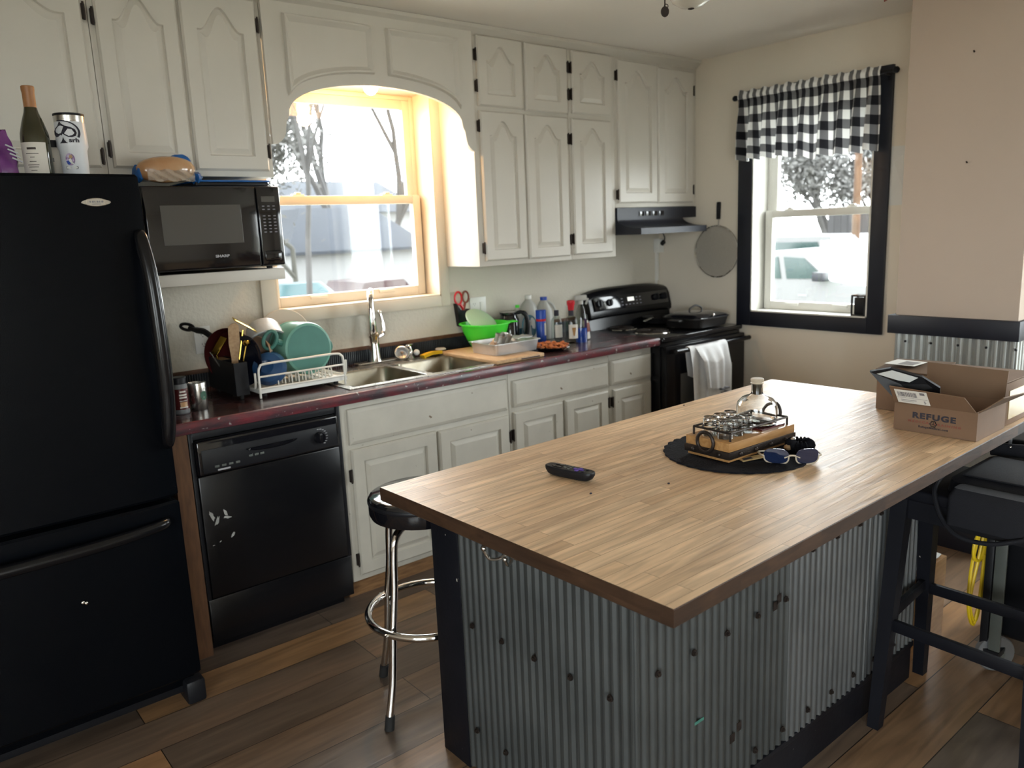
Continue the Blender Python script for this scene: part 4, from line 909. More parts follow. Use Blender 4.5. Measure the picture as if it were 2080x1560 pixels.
for i in range(9):
    x = -2.90+.030*i
    MB().tube(smoothpath([(x, -.43, K+.038), (x, -.428, K+.068), (x, -.415, K+.080), (x, -.400, K+.068), (x, -.398, K+.038)], 4), .0026, 6).build('plate_divider', 'whitewire', dk)
mb = MB(); mb.box(-2.985, -2.60, -.445, -.178, K+.018, K+.024, bev=.003); mb.box(-2.602, -2.565, -.36, -.26, K+.016, K+.022, bev=.003); 
for (a, b, c, d) in ((-2.985, -2.60, -.449, -.445), (-2.985, -2.60, -.178, -.174), (-2.989, -2.985, -.449, -.174)): mb.box(a, b, c, d, K+.018, K+.034)
mb.build('drip_tray', 'white', dk)
for x in (-2.96, -2.64):
    for y in (-.42, -.20): MB().cyl((x, y, K+.001), (x, y, K+.018), .011, .009, 10).build('foot', 'rub', dk)
cd = thing('utensil_caddy', 'black utensil caddy with a bamboo insert hooked on the left of the rack', 'caddy', (-3.045, -.27, K+.03))
mb = MB(); T_ = .0025
ot = [(-3.072, -.420), (-3.018, -.420), (-3.018, -.115), (-3.072, -.115)]
for (a, b, c, d) in ((-3.072, -3.018, -.420, -.4175), (-3.072, -3.018, -.1175, -.115), (-3.072, -3.0695, -.4175, -.1175), (-3.0205, -3.018, -.4175, -.1175)): mb.box(a, b, c, d, K+.018, K+.150)
mb.box(-3.0695, -3.0205, -.4175, -.1175, K+.018, K+.021); mb.box(-3.0695, -3.0205, -.27, -.267, K+.021, K+.148)
mb.build('caddy_body', 'blacksoft', cd)
MB().box(-3.069, -3.021, -.255, -.130, K+.136, K+.146, bev=.002).build('bamboo_insert', 'board', cd)
for y in (-.40, -.14):
    MB().cyl((-3.045, y, K+.001), (-3.045, y, K+.018), .008, n=10).build('foot', 'rub', cd)
def utensil(name, label, cat, base, tip, r, m_, head=None, hm=None, group=None):
    t = thing(name, label, cat, base, group); MB().tube([base, tuple((Vector(base)+Vector(tip))/2), tip], r, 8).build('handle', m_, t)
    if head: head(MB()).build('head', hm or m_, t)
    return t
sp = thing('wooden_spatula', 'flat wooden spatula standing in the front of the caddy', 'spatula', (-3.04, -.392, K+.03))
mb = MB(frame((-3.045, -.345, K+.03), (1, -.25, -.06), (-.07, .03, 1)))
mb.prism([(-.011, 0), (.011, 0), (.013, .13), (.022, .19), (.021, .262), (.010, .272), (-.006, .270), (-.020, .258), (-.021, .19), (-.013, .13)], -.003, .003, 'z').build('blade', 'board', sp)
sp2 = utensil('gold_server', 'polished gold flat server crossing over the caddy', 'utensil', (-3.03, -.30, K+.03), (-2.975, -.30, K+.265), .004, 'gold',
        lambda b: b.obox((-2.966, -.302, K+.285), (.115, .028, .004), (0.5, .55, .2), bev=.0015), group='gold utensils')
utensil('gold_spoon', 'gold serving spoon leaning left in the caddy', 'spoon', (-3.045, -.22, K+.03), (-3.075, -.235, K+.20), .0035, 'gold',
        lambda b: b.obox((-3.062, -.25, K+.205), (.085, .030, .008), (.5, -.85, .3), bev=.003), group='gold utensils')
utensil('gold_ladle', 'small bright gold ladle in the middle of the caddy', 'ladle', (-3.035, -.34, K+.03), (-2.992, -.36, K+.205), .0035, 'gold',
        lambda b: b.sphere((-2.990, -.365, K+.218), .016, 12, (1, 1, .8)), group='gold utensils')
utensil('steel_knife', 'thin steel knife leaning out at the left of the caddy', 'knife', (-3.03, -.25, K+.05), (-3.105, -.26, K+.185), .003, 'steel')
sk_ = thing('cast_iron_skillet', 'black skillet standing on edge in the rack with its handle up left', 'skillet', (-2.99, -.22, K+.04))
Fk = frame((-2.985, -.205, K+.155), (.45, .15, 0.05), (0, .1, 1))     # disc lies in local y-z plane
Fk = frame((-2.985, -.205, K+.155), Vector((.62, -.78, 0)), (0, 0, 1))
mb = MB(Fk); rr = .118
mb.loops([[(rr*a*math.cos(2*PI*i/36), rr*a*math.sin(2*PI*i/36), z) for i in range(36)] for a, z in ((.82, .0), (.86, -.001), (1.0, .040), (.97, .041), (.84, .006), (.05, .005))])
mb.build('pan', 'darkred', sk_)
mb = MB(Fk); hp = [(-.085, .085, .03), (-.115, .103, .028), (-.150, .108, .024), (-.185, .118, .020)]
mb.tube(smoothpath(hp, 4), [.013]*9+[.011]*4, 8)
mb.tube([(-.185+.034*math.cos(a)*.9-.012, .122+.013*math.sin(a)+.010*math.cos(a)*-.4, .019) for a in [2*PI*i/18 for i in range(18)]], .0065, 8, closed=True)
mb.build('handle', 'castiron', sk_)
def disc_thing(name, label, cat, c, nrm, prof, m_, n=36, group=None, part='body'):
    t = thing(name, label, cat, c, group); nrm = Vector(nrm).normalized(); x = Vector((0, 0, 1)).cross(nrm).normalized(); F = frame(c, x, nrm.cross(x))
    MB(F).loops([[(r*math.cos(2*PI*i/n), r*math.sin(2*PI*i/n), z) for i in range(n)] for r, z in prof]).build(part, m_, t); return t, F
disc_thing('dinner_plate', 'dark navy plate standing on edge beside the caddy', 'plate', (-2.975, -.335, K+.142), (-1, -.25, .10), [(.055, 0), (.06, -.002), (.10, .012), (.102, .015), (.098, .016), (.058, .003), (.002, .003)], 'navy', part='plate')
disc_thing('stoneware_bowl', 'tan stoneware bowl standing behind the blue bowl in the rack', 'bowl', (-2.885, -.29, K+.135), (-1, -.35, .25), [(.03, 0), (.034, -.003), (.075, .03), (.088, .058), (.085, .058), (.070, .032), (.03, .004), (.002, .004)], 'tan', part='bowl')
disc_thing('glazed_bowl', 'blue glazed bowl standing on edge at the front of the rack', 'bowl', (-2.915, -.385, K+.105), (-.55, -.80, .35), [(.022, .045), (.028, .048), (.060, .030), (.072, 0), (.069, 0), (.057, .026), (.02, .040), (.002, .040)], 'blue', part='bowl')
cb, Fc = disc_thing('plastic_tub', 'cloudy clear plastic tub upside down at the back of the rack', 'container', (-2.850, -.195, K+.245), (-.1, -.6, -.5), [(.07, .0), (.072, .004), (.085, .09), (.092, .092), (.092, .095), (.083, .095), (.070, .006), (.002, .005)], 'clearplastic', part='tub')
disc_thing('round_chopping_mat', 'round cream plastic board standing behind the green pot', 'board', (-2.735, -.150, K+.200), (-.1, -1, .1), [(.118, 0), (.120, .002), (.120, .006), (.118, .008), (.002, .008)], 'cream', part='board')
pt, Fp = disc_thing('green_pot', 'seafoam green pot lying on its side in the dish rack', 'pot', (-2.728, -.318, K+.160), (.06, -1, .05), [(.098, .052), (.108, .048), (.1125, .036), (.1125, -.085), (.116, -.088), (.116, -.094), (.110, -.094), (.108, .030), (.096, .042), (.002, .043)], 'teal', part='pot_body')
MB(Fp).loops([[(r*math.cos(2*PI*i/36), r*math.sin(2*PI*i/36), z) for i in range(36)] for r, z in ((.096, .0505), (.098, .0530), (.002, .0532))], False).build('base_disc', 'tealdk', pt)
mb = MB(); mb.tube([(-2.830, -.34, K+.195), (-2.862, -.355, K+.208)], .015, 10); 
mb.tube([(-2.890+.026*math.cos(a), -.362-.01*math.cos(a), K+.218+.034*math.sin(a)+.012*math.cos(a)) for a in [2*PI*i/24 for i in range(24)]], .008, 8, closed=True)
mb.build('loop_handle', 'tealdk', pt)
mb = MB(); mb.tube(smoothpath([(-2.620, -.30, K+.185), (-2.598, -.31, K+.17), (-2.595, -.31, K+.14), (-2.620, -.30, K+.12)], 4), .007, 8); mb.build('loop_handle', 'tealdk', pt)
# outlets
def outlet(name, label, x0, x1, z0, z1, kinds):
    t = thing(name, label, 'outlet', ((x0+x1)/2, -.003, (z0+z1)/2), 'wall outlet plates')
    MB().box(x0, x1, -.007, -.0005, z0, z1, bev=.002).build('cover_plate', 'white', t)
    n = len(kinds)
    for i, k_ in enumerate(kinds):
        cx = x0+(x1-x0)*(i+.5)/n; zc = (z0+z1)/2
        if k_ == 'switch':
            MB().box(cx-.016, cx+.016, -.010, -.006, zc-.032, zc+.032, bev=.001).build('rocker_switch', 'whitevinyl', t)
        else:
            for dz in (-.021, .021):
                mbx = MB(); mbx.loops([[(cx+.017*math.cos(2*PI*j/20), y, zc+dz+.0145*math.sin(2*PI*j/20)) for j in range(20)] for y in (-.006, -.0085)]); ro = mbx.build('receptacle', 'white', t)
                mbx = MB()
                for sx in (-.006, .006): mbx.box(cx+sx-.001, cx+sx+.001, -.0092, -.0084, zc+dz-.001, zc+dz+.007)
                mbx.cyl((cx, -.0084, zc+dz-.007), (cx, -.0092, zc+dz-.007), .002, n=8); mbx.build('slots', 'ink', ro)
outlet('wall_outlet', 'white duplex outlet plate on the textured wall left of the dish rack', -3.080, -3.010, 1.070, 1.188, ['duplex'])
outlet('wall_outlet', 'white double-gang outlet and switch plate behind the green bowl', -1.594, -1.484, 1.068, 1.186, ['duplex', 'switch'])
co = thing('surface_outlet', 'small white surface outlet with conduit in the corner behind the range', 'outlet', (-.03, -.02, 1.40))
MB().box(-.055, -.004, -.050, -.002, 1.355, 1.445, bev=.003).build('outlet_box', 'white', co)
MB().box(-.040, -.014, -.0015, -.0005, .93, 1.355).box(-.040, -.014, -.014, -.0015, 1.17, 1.355, bev=.002).build('conduit', 'white', co)
MB().cyl((-.030, -.050, 1.41), (-.030, -.070, 1.425), .014, n=12).tube(smoothpath([(-.030, -.065, 1.42), (-.06, -.10, 1.445), (-.14, -.16, 1.470), (-.2, -.2, 1.486)], 4), .004, 6).build('hood_plug', 'rub', co)
# ------------------------------------------------------------------ sink side and right end of the countertop
st_ = thing('sink_strainer', 'steel basket strainer leaning beside the faucet', 'strainer', (-2.112, -.105, K+.004))
Fs = frame((-2.112, -.112, K+.040), (.85, -.4, .1), (.1, .55, .8))
MB(Fs).tube([(.034*math.cos(2*PI*i/28), .034*math.sin(2*PI*i/28), 0) for i in range(28)], .0042, 8, closed=True).build('rim', 'steel', st_)
MB(Fs).loops([[(r*math.cos(2*PI*i/24), r*math.sin(2*PI*i/24), z) for i in range(24)] for r, z in ((.032, 0), (.024, -.022), (.012, -.026), (.001, -.026))], False).build('basket', 'alum', st_)
MB(Fs).cyl((0, 0, -.026), (0, 0, -.004), .003, n=8).sphere((0, 0, 0), .008, 10).build('knob', 'tan', st_)
so = thing('soap_dispenser', 'short chrome soap dispenser pump on the sink deck', 'dispenser', (-2.052, -.095, K+.004))
MB().lathe([(.022, K+.004), (.018, K+.012), (.013, K+.022), (.015, K+.034), (.010, K+.046), (.006, K+.058), (.006, K+.066)], (-2.052, -.095, 0), 18).build('base', 'chrome', so)
MB().obox((-2.062, -.103, K+.070), (.050, .020, .012), (0, 0, .5), bev=.005).build('pump_head', 'chrome', so)
MB().sphere((-2.030, -.118, K+.032), .016, 12).build('side_knob', 'white', so)
sg = thing('sponge', 'yellow folded sponge cloth on the sink rim', 'sponge', (-1.965, -.135, K+.006))
MB().grid(14, 8, lambda u, v: (-2.018+.115*u+.01*v, -.165+.055*v, K+.013+.010*math.sin(u*PI)+.010*u**3+.006*(1-v)), thick=.016).build('pad', 'yellow', sg)
MB().grid(10, 6, lambda u, v: (-2.005-.10+.115*u, -.47+.075*v, CZ-.160+.004*math.sin(u*6+v*4)), thick=.010)
ys = thing('dish_cloth', 'yellow cloth lying in the bottom of the right sink bowl', 'cloth', (-2.06, -.40, CZ-.165))
MB().grid(12, 8, lambda u, v: (-2.14+.15*u, -.52+.10*v, CZ-.150+.012*math.sin(u*5+v*3)), thick=.010).build('cloth', 'yellow', ys)
cbd = thing('cutting_board', 'wooden cutting board under the aluminium baking pan', 'cutting board', (-1.75, -.36, K))
Fcb = Matrix.Translation((-1.752, -.365, K+.001))
MB(Fcb).box(-.150, .150, -.248, .235, .0, .019, bev=.004).build('board', 'board', cbd)
MB(Fcb).box(.0, .12, -.2485, -.2470, .004, .010).build('dark_slot', 'ink', cbd)
lid_ = tag(MB().lathe([(.028, K+.0205), (.030, K+.024), (.024, K+.030), (.001, K+.031)], (-1.86, -.085, 0)).build('jar_lid', 'clearplastic'), 'small clear lid at the back of the cutting board', 'lid')
lid_.location = (0, .0, 0)
gb = thing('baking_pan', 'rectangular aluminium baking pan on the cutting board', 'pan', (-1.69, -.40, K+.02))
px0, px1, py0, py1, pz0, pz1 = -1.832, -1.535, -.515, -.295, K+.021, K+.076
def rrect(x0, x1, y0, y1, r, z, n=5):
    out = []
    for (cx, cy, s0) in ((x1-r, y1-r, 0), (x0+r, y1-r, PI/2), (x0+r, y0+r, PI), (x1-r, y0+r, 1.5*PI)):
        out += [(cx+r*math.cos(s0+PI/2*i/n), cy+r*math.sin(s0+PI/2*i/n), z) for i in range(n+1)]
    return out
MB().loops([rrect(px0+.012, px1-.012, py0+.012, py1-.012, .02, pz0), rrect(px0+.004, px1-.004, py0+.004, py1-.004, .02, pz1-.004), rrect(px0-.005, px1+.005, py0-.005, py1+.005, .022, pz1-.002), rrect(px0-.005, px1+.005, py0-.005, py1+.005, .022, pz1+.001),
            rrect(px0+.005, px1-.005, py0+.005, py1-.005, .02, pz1), rrect(px0+.014, px1-.014, py0+.014, py1-.014, .02, pz0+.003)]).build('pan_body', 'alum', gb)
rnd = random.Random(11)
for (x, y, s, m_, lab_, nm_) in ((-1.78, -.44, .026, 'tan', 'pale crumpled scrap at the left inside the baking pan', 'food_scrap'), (-1.665, -.41, .030, 'label', 'cream crumpled scrap in the middle of the baking pan', 'food_scrap'), (-1.70, -.36, .022, 'board', 'brown scrap behind the steel tin in the baking pan', 'food_scrap')):
    tag(MB().loops(blob((x, y, pz0+.030+s*.5), s, int(s*1000), sc=(1.3, 1, .8), amp=.5)).build(nm_, m_), lab_, 'food scrap', 'scraps in the baking pan')
tn = thing('steel_tin', 'two small steel cups tipped over in the baking pan', 'cups', (-1.745, -.45, pz1))
for dx, r_ in ((0, .030), (.036, .031)):
    F = frame((-1.752+dx, -.448, pz1+.012), (1, .1, .25), (0, .8, .6))
    MB(Matrix.Translation((-1.752+dx, -.45, pz1+.008)) @ Euler((.25, .22, 0)).to_matrix().to_4x4()).lathe([(r_*.85, -.03), (r_, .032), (r_-.002, .033), (r_*.8, -.025), (.001, -.025)], n=20).build('cup', 'steel', tn)
fl = tag(MB().grid(8, 6, lambda u, v: (-1.640+.10*u, -.46+.09*v, pz1+.006+.006*u+.004*math.sin(u*6)), thick=.003).build('foil_sheet', 'alum'), 'piece of pale foil across the right half of the baking pan', 'foil')
gbw = thing('green_bowl', 'bright green plastic bowl with a side lip on the countertop', 'bowl', (-1.640, -.175, K))
gx, gy = -1.625, -.170
MB().lathe([(.060, K), (.066, K+.002), (.095, K+.05), (.118, K+.10), (.128, K+.137), (.138, K+.139), (.138, K+.144), (.126, K+.144), (.115, K+.105), (.090, K+.05), (.060, K+.006), (.001, K+.005)], (gx, gy, 0), 40).build('bowl', 'green', gbw)
MB().obox((gx+.150, gy-.045, K+.139), (.045, .065, .007), (0, 0, -.3), bev=.003).build('pour_lip', 'green', gbw)
pl2, _ = disc_thing('plastic_bowl', 'pale translucent green bowl tilted inside the bright green bowl', 'bowl', (gx-.008, gy+.02, K+.150), (.10, -.62, .75), [(.092, 0), (.094, .002), (.090, .008), (.05, .014), (.001, .016)], 'palegreen', part='shell')
cf = thing('coffee_carafe', 'black coffee carafe with a long handle behind the green bowl', 'carafe', (-1.40, -.105, K))
MB().lathe([(.050, K), (.056, K+.004), (.056, K+.135), (.048, K+.150), (.046, K+.160), (.052, K+.166), (.052, K+.176), (.001, K+.177)], (-1.405, -.105, 0), 26).build('body', 'blackgloss', cf)
MB().tube(smoothpath([(-1.372, -.135, K+.170), (-1.350, -.155, K+.172), (-1.334, -.172, K+.150), (-1.330, -.176, K+.10), (-1.334, -.172, K+.05)], 5), [.010]*6+[.013]*15, 10).build('handle', 'blacksoft', cf)
def jug(name, label, cat, c, parts, handle=None, **kw):
    t = bottle(name, label, cat, c, parts, **kw)
    if handle: MB().tube(smoothpath([tuple(Vector(c)+Vector(p)) for p in handle[0]], 4), handle[1], 8).build('handle', handle[2], t)
    return t
dj = jug('detergent_bottle', 'cloudy plastic jug with a dark teal oval label near the carafe', 'bottle', (-1.255, -.10, K), [
    ('body', 'jug', [(.050, 0), (.058, .006), (.060, .12), (.056, .16), (.040, .205), (.020, .228), (.017, .236)]), ('cap', 'white', [(.019, .236), (.019, .256), (.001, .257)])])
mb = MB(); pts = [(.046*math.cos(2*PI*i/28), .066*math.sin(2*PI*i/28)) for i in range(28)]
A1 = math.radians(-128)
mb.loops([[(-1.255+rr*math.cos(A1+x/rr), -.10+rr*math.sin(A1+x/rr), K+.085+z) for x, z in pts] for rr in (.0602, .0612)], False, True); l1 = mb.build('label', 'petrol', dj)
mb = MB(); pts = [(.020*math.cos(2*PI*i/20), .016*math.sin(2*PI*i/20)) for i in range(20)]
mb.loops([[(-1.255+rr*math.cos(A1+x/rr), -.10+rr*math.sin(A1+x/rr), K+.105+z) for x, z in pts] for rr in (.0612, .0618)], False, True); mb.build('label_emblem', 'label', l1)
g2 = bottle('soap_bottle', 'slim clear soap bottle with green liquid left of the teal-label jug', 'bottle', (-1.315, -.075, K), [
    ('body', 'jug', [(.026, .06), (.030, .13), (.024, .17), (.012, .19)]), ('liquid', 'petrol', [(.026, 0), (.030, .004), (.030, .075), (.001, .076)]), ('cap', 'green', [(.012, .19), (.012, .205), (.001, .206)])])
bc = bottle('spray_can', 'blue spray can with a wide blue cap and red collar', 'can', (-1.300, -.255, K), [
    ('can_body', 'bluecap', [(.026, 0), (.027, .003), (.027, .120), (.024, .126)]), ('collar', 'red', [(.028, .124), (.029, .136)]), ('cap', 'bluecap', [(.0285, .136), (.0285, .182), (.026, .185), (.001, .185)])])
mb = MB(); mb.loops([[(-1.300+.0275*math.cos(a), -.255+.0275*math.sin(a), K+z) for a in [math.radians(-90)+1.0*k/8 for k in range(9)]] for z in (.045, .112)], False, False, close=False); mb.build('label', 'label', bc)
jg = jug('water_jug', 'tall cloudy jug with blue cap and loop handle behind the bottles', 'jug', (-1.165, -.130, K), [
    ('body', 'jug', [(.050, 0), (.056, .006), (.056, .13), (.048, .17), (.024, .215), (.018, .222)]), ('cap', 'bluecap', [(.020, .222), (.020, .240), (.001, .241)])],
    handle=([(.010, -.015, .215), (.035, -.035, .195), (.052, -.045, .150), (.050, -.045, .115)], .008, 'jug'))
v1 = bottle('spirit_bottle', 'clear liquor bottle with plain black cap, left of the red-topped one', 'bottle', (-1.225, -.300, K), [
    ('glass', 'spirit', [(.030, 0), (.032, .003), (.032, .115), (.028, .13), (.014, .145), (.012, .150)]), ('cap', 'ink', [(.0135, .148), (.0135, .178), (.001, .179)])])
mb = MB(); mb.loops([[(-1.225+.0325*math.cos(a), -.300+.0325*math.sin(a), K+z) for a in [math.radians(-150)+1.5*k/8 for k in range(9)]] for z in (.030, .100)], False, False, close=False); mb.build('label', 'label', v1)
v2 = bottle('spirit_bottle', 'clear liquor bottle with a red pourer on its black neck', 'bottle', (-1.195, -.385, K), [
    ('glass', 'spirit', [(.036, 0), (.038, .003), (.038, .118), (.034, .133), (.015, .148), (.013, .152)]), ('neck_cap', 'ink', [(.0145, .150), (.0145, .180)]),
    ('pourer', 'red', [(.016, .180), (.018, .205), (.022, .213), (.022, .230), (.016, .234), (.001, .234)])])
mb = MB(); mb.loops([[(-1.195+.0385*math.cos(a), -.385+.0385*math.sin(a), K+z) for a in [math.radians(-155)+1.5*k/8 for k in range(9)]] for z in (.028, .105)], False, False, close=False); l2 = mb.build('label', 'label', v2)
mb = MB(); mb.prism([(-.012, 0), (.012, 0), (.004, -.045), (-.004, -.045)], 0, .0006, 'y'); 
Ml = Matrix.Translation((-1.195+.0388*math.cos(math.radians(-112)), -.385+.0388*math.sin(math.radians(-112)), K+.088)) @ Euler((0, 0, math.radians(-22))).to_matrix().to_4x4()
mb = MB(Ml); mb.prism([(-.012, 0), (.012, 0), (.004, -.045), (-.004, -.045)], -.001, 0, 'y'); mb.build('label_emblem', 'wood', l2)
sb = bottle('trigger_sprayer', 'clear spray bottle with blue cleaner and a white trigger head', 'spray bottle', (-1.140, -.405, K), [
    ('liquid', 'bluefluid', [(.030, 0), (.032, .003), (.032, .080), (.001, .081)]), ('bottle', 'spirit', [(.0325, .0), (.0325, .13), (.022, .185), (.012, .205), (.012, .212)]),
    ('collar', 'jug', [(.014, .208), (.014, .228)])])
mb = MB(); mb.obox((-1.140, -.405, K+.243), (.070, .022, .030), (0, 0, -.35), bev=.006).obox((-1.105, -.418, K+.222), (.010, .012, .036), (0, .35, -.35), bev=.003); mb.build('trigger_head', 'jug', sb)
mb = MB(); mb.loops([[(-1.140+.033*math.cos(a), -.405+.033*math.sin(a), K+z) for a in [math.radians(-40)+.9*k/8 for k in range(9)]] for z in (.02, .125)], False, False, close=False); mb.build('label', 'purple', sb)
pk = thing('candy_packet', 'small pink and white packet leaning at the range end of the counter', 'packet', (-1.055, -.36, K))
MB().obox((-1.055, -.36, K+.055), (.050, .022, .108), (-.12, 0, .4), bev=.008).build('packet_body', 'label', pk)
MB().obox((-1.056, -.372, K+.070), (.046, .008, .050), (-.12, 0, .4), bev=.003).build('pink_print', 'redink', pk)
MB().obox((-1.055, -.352, K+.125), (.052, .016, .040), (-.2, .3, .4), bev=.008).build('dark_top', 'blacksoft', pk)
pp = thing('dinner_plate', 'plate of orange food scraps beside the baking pan', 'plate', (-1.425, -.470, K))
MB().lathe([(.060, K+.001), (.064, K+.001), (.100, K+.016), (.108, K+.019), (.107, K+.021), (.062, K+.006), (.001, K+.005)], (-1.425, -.470, 0), 36).build('plate', 'blackgloss', pp)
mb = MB(); rnd = random.Random(5)
for i in range(46):
    a, r_ = rnd.uniform(0, 2*PI), .088*math.sqrt(rnd.random())
    mb.loops(blob((-1.425+r_*math.cos(a), -.470+r_*math.sin(a), K+.018+rnd.uniform(0, .010)+.006*(1-r_/.09)), rnd.uniform(.008, .015), i, n=8, sc=(1.2, 1, .7), amp=.5))
tag(mb.build('food_scraps', 'food'), 'heap of orange food scraps on the dark plate', 'food', kind='stuff')
ss = thing('scissors', 'red-handled scissors hanging point down in a black holder on the wall', 'scissors', (-1.655, -.02, 1.20))
mb = MB(); 
mb.tube([(-1.682+.023*math.cos(a), -.020, 1.192+.034*math.sin(a)) for a in [2*PI*i/24 for i in range(24)]], .0055, 8, closed=True)
mb.tube(smoothpath([(-1.672, -.020, 1.160), (-1.655, -.020, 1.135), (-1.648, -.020, 1.105)], 4), .008, 8); mb.build('handle', 'red', ss)
mb = MB(); mb.tube([(-1.636+.020*math.cos(a), -.024, 1.196+.030*math.sin(a)) for a in [2*PI*i/24 for i in range(24)]], .005, 8, closed=True)
mb.tube(smoothpath([(-1.640, -.024, 1.168), (-1.650, -.024, 1.135), (-1.656, -.022, 1.105)], 4), .007, 8); mb.build('handle', 'redink', ss)
mb = MB(); mb.prism([(-1.668, 1.11), (-1.640, 1.11), (-1.650, .985), (-1.657, .985)], -.022, -.018, 'y'); mb.build('blades', 'steel', ss)
sh = thing('scissor_holder', 'black tapered wall holder around the scissors blades', 'holder', (-1.66, -.02, 1.05))
MB().prism([(-1.705, 1.165), (-1.680, 1.13), (-1.635, 1.12), (-1.622, 1.13), (-1.632, 1.04), (-1.690, 1.04)], -.036, -.003, 'y').build('sleeve', 'blacksoft', sh)
# covered roasting pan on the range and splatter screen on the wall
rp = thing('covered_skillet', 'black covered electric skillet on the right front burner', 'skillet', (-.235, -.50, .92))
cx, cy, zb = -.262, -.505, .926
mb = MB(); mb.loops([rrect(cx-.15, cx+.15, cy-.13, cy+.13, .05, zb), rrect(cx-.165, cx+.165, cy-.145, cy+.145, .06, zb+.05), rrect(cx-.17, cx+.17, cy-.15, cy+.15, .06, zb+.053), rrect(cx-.17, cx+.17, cy-.15, cy+.15, .06, zb+.058)]); mb.build('pan', 'castiron', rp)
mb = MB(); mb.loops([rrect(cx-.168, cx+.168, cy-.148, cy+.148, .06, zb+.0585), rrect(cx-.160, cx+.160, cy-.140, cy+.140, .06, zb+.068), rrect(cx-.11, cx+.11, cy-.095, cy+.095, .05, zb+.083), rrect(cx-.02, cx+.02, cy-.02, cy+.02, .01, zb+.087)]); ld = mb.build('lid', 'blackgloss', rp)
MB().tube(smoothpath([(cx-.048, cy+.01, zb+.084), (cx-.042, cy+.008, zb+.105), (cx, cy, zb+.120), (cx+.042, cy-.008, zb+.105), (cx+.048, cy-.01, zb+.084)], 5), .0055, 8).build('lid_handle', 'castiron', ld)
MB().sphere((cx-.02, cy-.145, zb+.072), .009, 10).build('vent_knob', 'chrome', ld)
for sx in (-1, 1):
    MB().obox((cx+sx*.19, cy, zb+.045), (.055, .09, .014), bev=.006).build('side_handle', 'castiron', rp)
fp_ = thing('frying_pan', 'low black pan with pale handles behind the covered skillet', 'pan', (-.36, -.22, .92))
MB().lathe([(.075, .9255), (.080, .927), (.098, .962), (.095, .962), (.077, .930), (.001, .929)], (-.27, -.215, 0), 28).build('pan', 'castiron', fp_)
MB().obox((-.415, -.262, .962), (.11, .020, .008), (0, -.1, .25), bev=.003).build('handle', 'steel', fp_)
sc_ = thing('splatter_screen', 'round mesh splatter screen hanging on the wall by its black handle', 'screen', (-.02, -.475, 1.36))
MB().tube([(-.016, -.474+.158*math.cos(a), 1.358+.158*math.sin(a)) for a in [2*PI*i/48 for i in range(48)]], .0038, 8, closed=True).build('rim', 'steel', sc_)
MB().loops([[(x, -.474+.156*math.cos(2*PI*i/48), 1.358+.156*math.sin(2*PI*i/48)) for i in range(48)] for x in (-.0155, -.0165)]).build('mesh_disc', 'mesh', sc_)
MB().tube([(-.016, -.486, 1.513), (-.016, -.488, 1.56)], .004, 8).build('handle_rod', 'steel', sc_)
MB().obox((-.016, -.488, 1.606), (.014, .026, .105), (.02, 0, 0), bev=.005).build('handle', 'blacksoft', sc_)
nl = tag(MB().cyl((-.001, -.488, 1.648), (-.030, -.488, 1.650), .0022, n=8).build('hanging_nail', 'iron'), 'small nail through the handle of the splatter screen', 'nail')
# ------------------------------------------------------------------ island
TH = .0162; IA = Vector((-3.1796, -1.7077, .885)); IL, IW, IT = 1.895, .9718, .038
e1 = Vector((math.cos(TH), math.sin(TH), 0)); e2 = Vector((math.sin(TH), -math.cos(TH), 0))
isl = thing('kitchen_island', 'kitchen island with butcher block top and corrugated steel sides', 'island', (-2.25, -2.15, 0))
Fi = frame(IA+e2*IW, e1, -e2)
mb = MB(Fi); b_ = .003
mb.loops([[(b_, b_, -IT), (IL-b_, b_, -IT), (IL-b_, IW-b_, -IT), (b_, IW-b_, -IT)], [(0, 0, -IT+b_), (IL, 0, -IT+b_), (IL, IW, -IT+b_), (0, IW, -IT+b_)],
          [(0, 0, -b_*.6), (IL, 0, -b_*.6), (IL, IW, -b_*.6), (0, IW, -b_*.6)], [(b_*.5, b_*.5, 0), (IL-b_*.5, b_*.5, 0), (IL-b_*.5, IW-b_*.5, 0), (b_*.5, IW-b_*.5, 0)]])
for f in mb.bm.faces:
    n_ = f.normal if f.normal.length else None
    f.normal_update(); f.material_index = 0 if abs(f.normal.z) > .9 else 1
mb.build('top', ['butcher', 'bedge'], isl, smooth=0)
BX0, BX1, BY0, BY1, BZ = -2.995, -1.630, -2.438, -1.665, .885-IT-.001
MB().box(BX0+.012, BX1-.012, BY0+.012, BY1-.012, .0, BZ).build('carcass', 'blackpaint', isl)
for (a, b, c, d) in ((BX0-.006, BX0+.014, BY1-.130, BY1), (BX1-.014, BX1+.006, BY1-.13, BY1)):
    MB().box(a, b, c, d, 0, BZ, bev=.002).build('corner_post', 'blackpaint', isl)
MB().box(BX0, BX1, BY1-.012, BY1, 0, BZ).build('rear_panel', 'blackpaint', isl)
pm = corr_line((BX0+.001, BY1-.131, 0), (BX0+.001, BY0-.006, 0), .012, BZ, (-1, 0, 0)); pe = pm.build('end_sheet', 'galv', isl)
xs_ = [BX0-.008, -2.38, -1.985, BX1+.002]
sheets = []
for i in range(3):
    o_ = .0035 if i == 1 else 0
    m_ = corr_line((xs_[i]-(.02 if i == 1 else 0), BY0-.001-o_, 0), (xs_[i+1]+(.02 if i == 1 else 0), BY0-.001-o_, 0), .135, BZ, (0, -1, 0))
    sheets.append(m_.build('side_sheet', 'galv' if i == 0 else 'galvlit', isl))
MB().box(BX0+.02, BX1+.004, BY0-.010, BY0+.002, .118, .137, bev=.001).build('base_trim', 'blackpaint', isl)
MB().box(BX0+.02, BX1-.0, BY0-.004, BY0+.012, .0, .118).build('toe_board', 'blackpaint', isl)
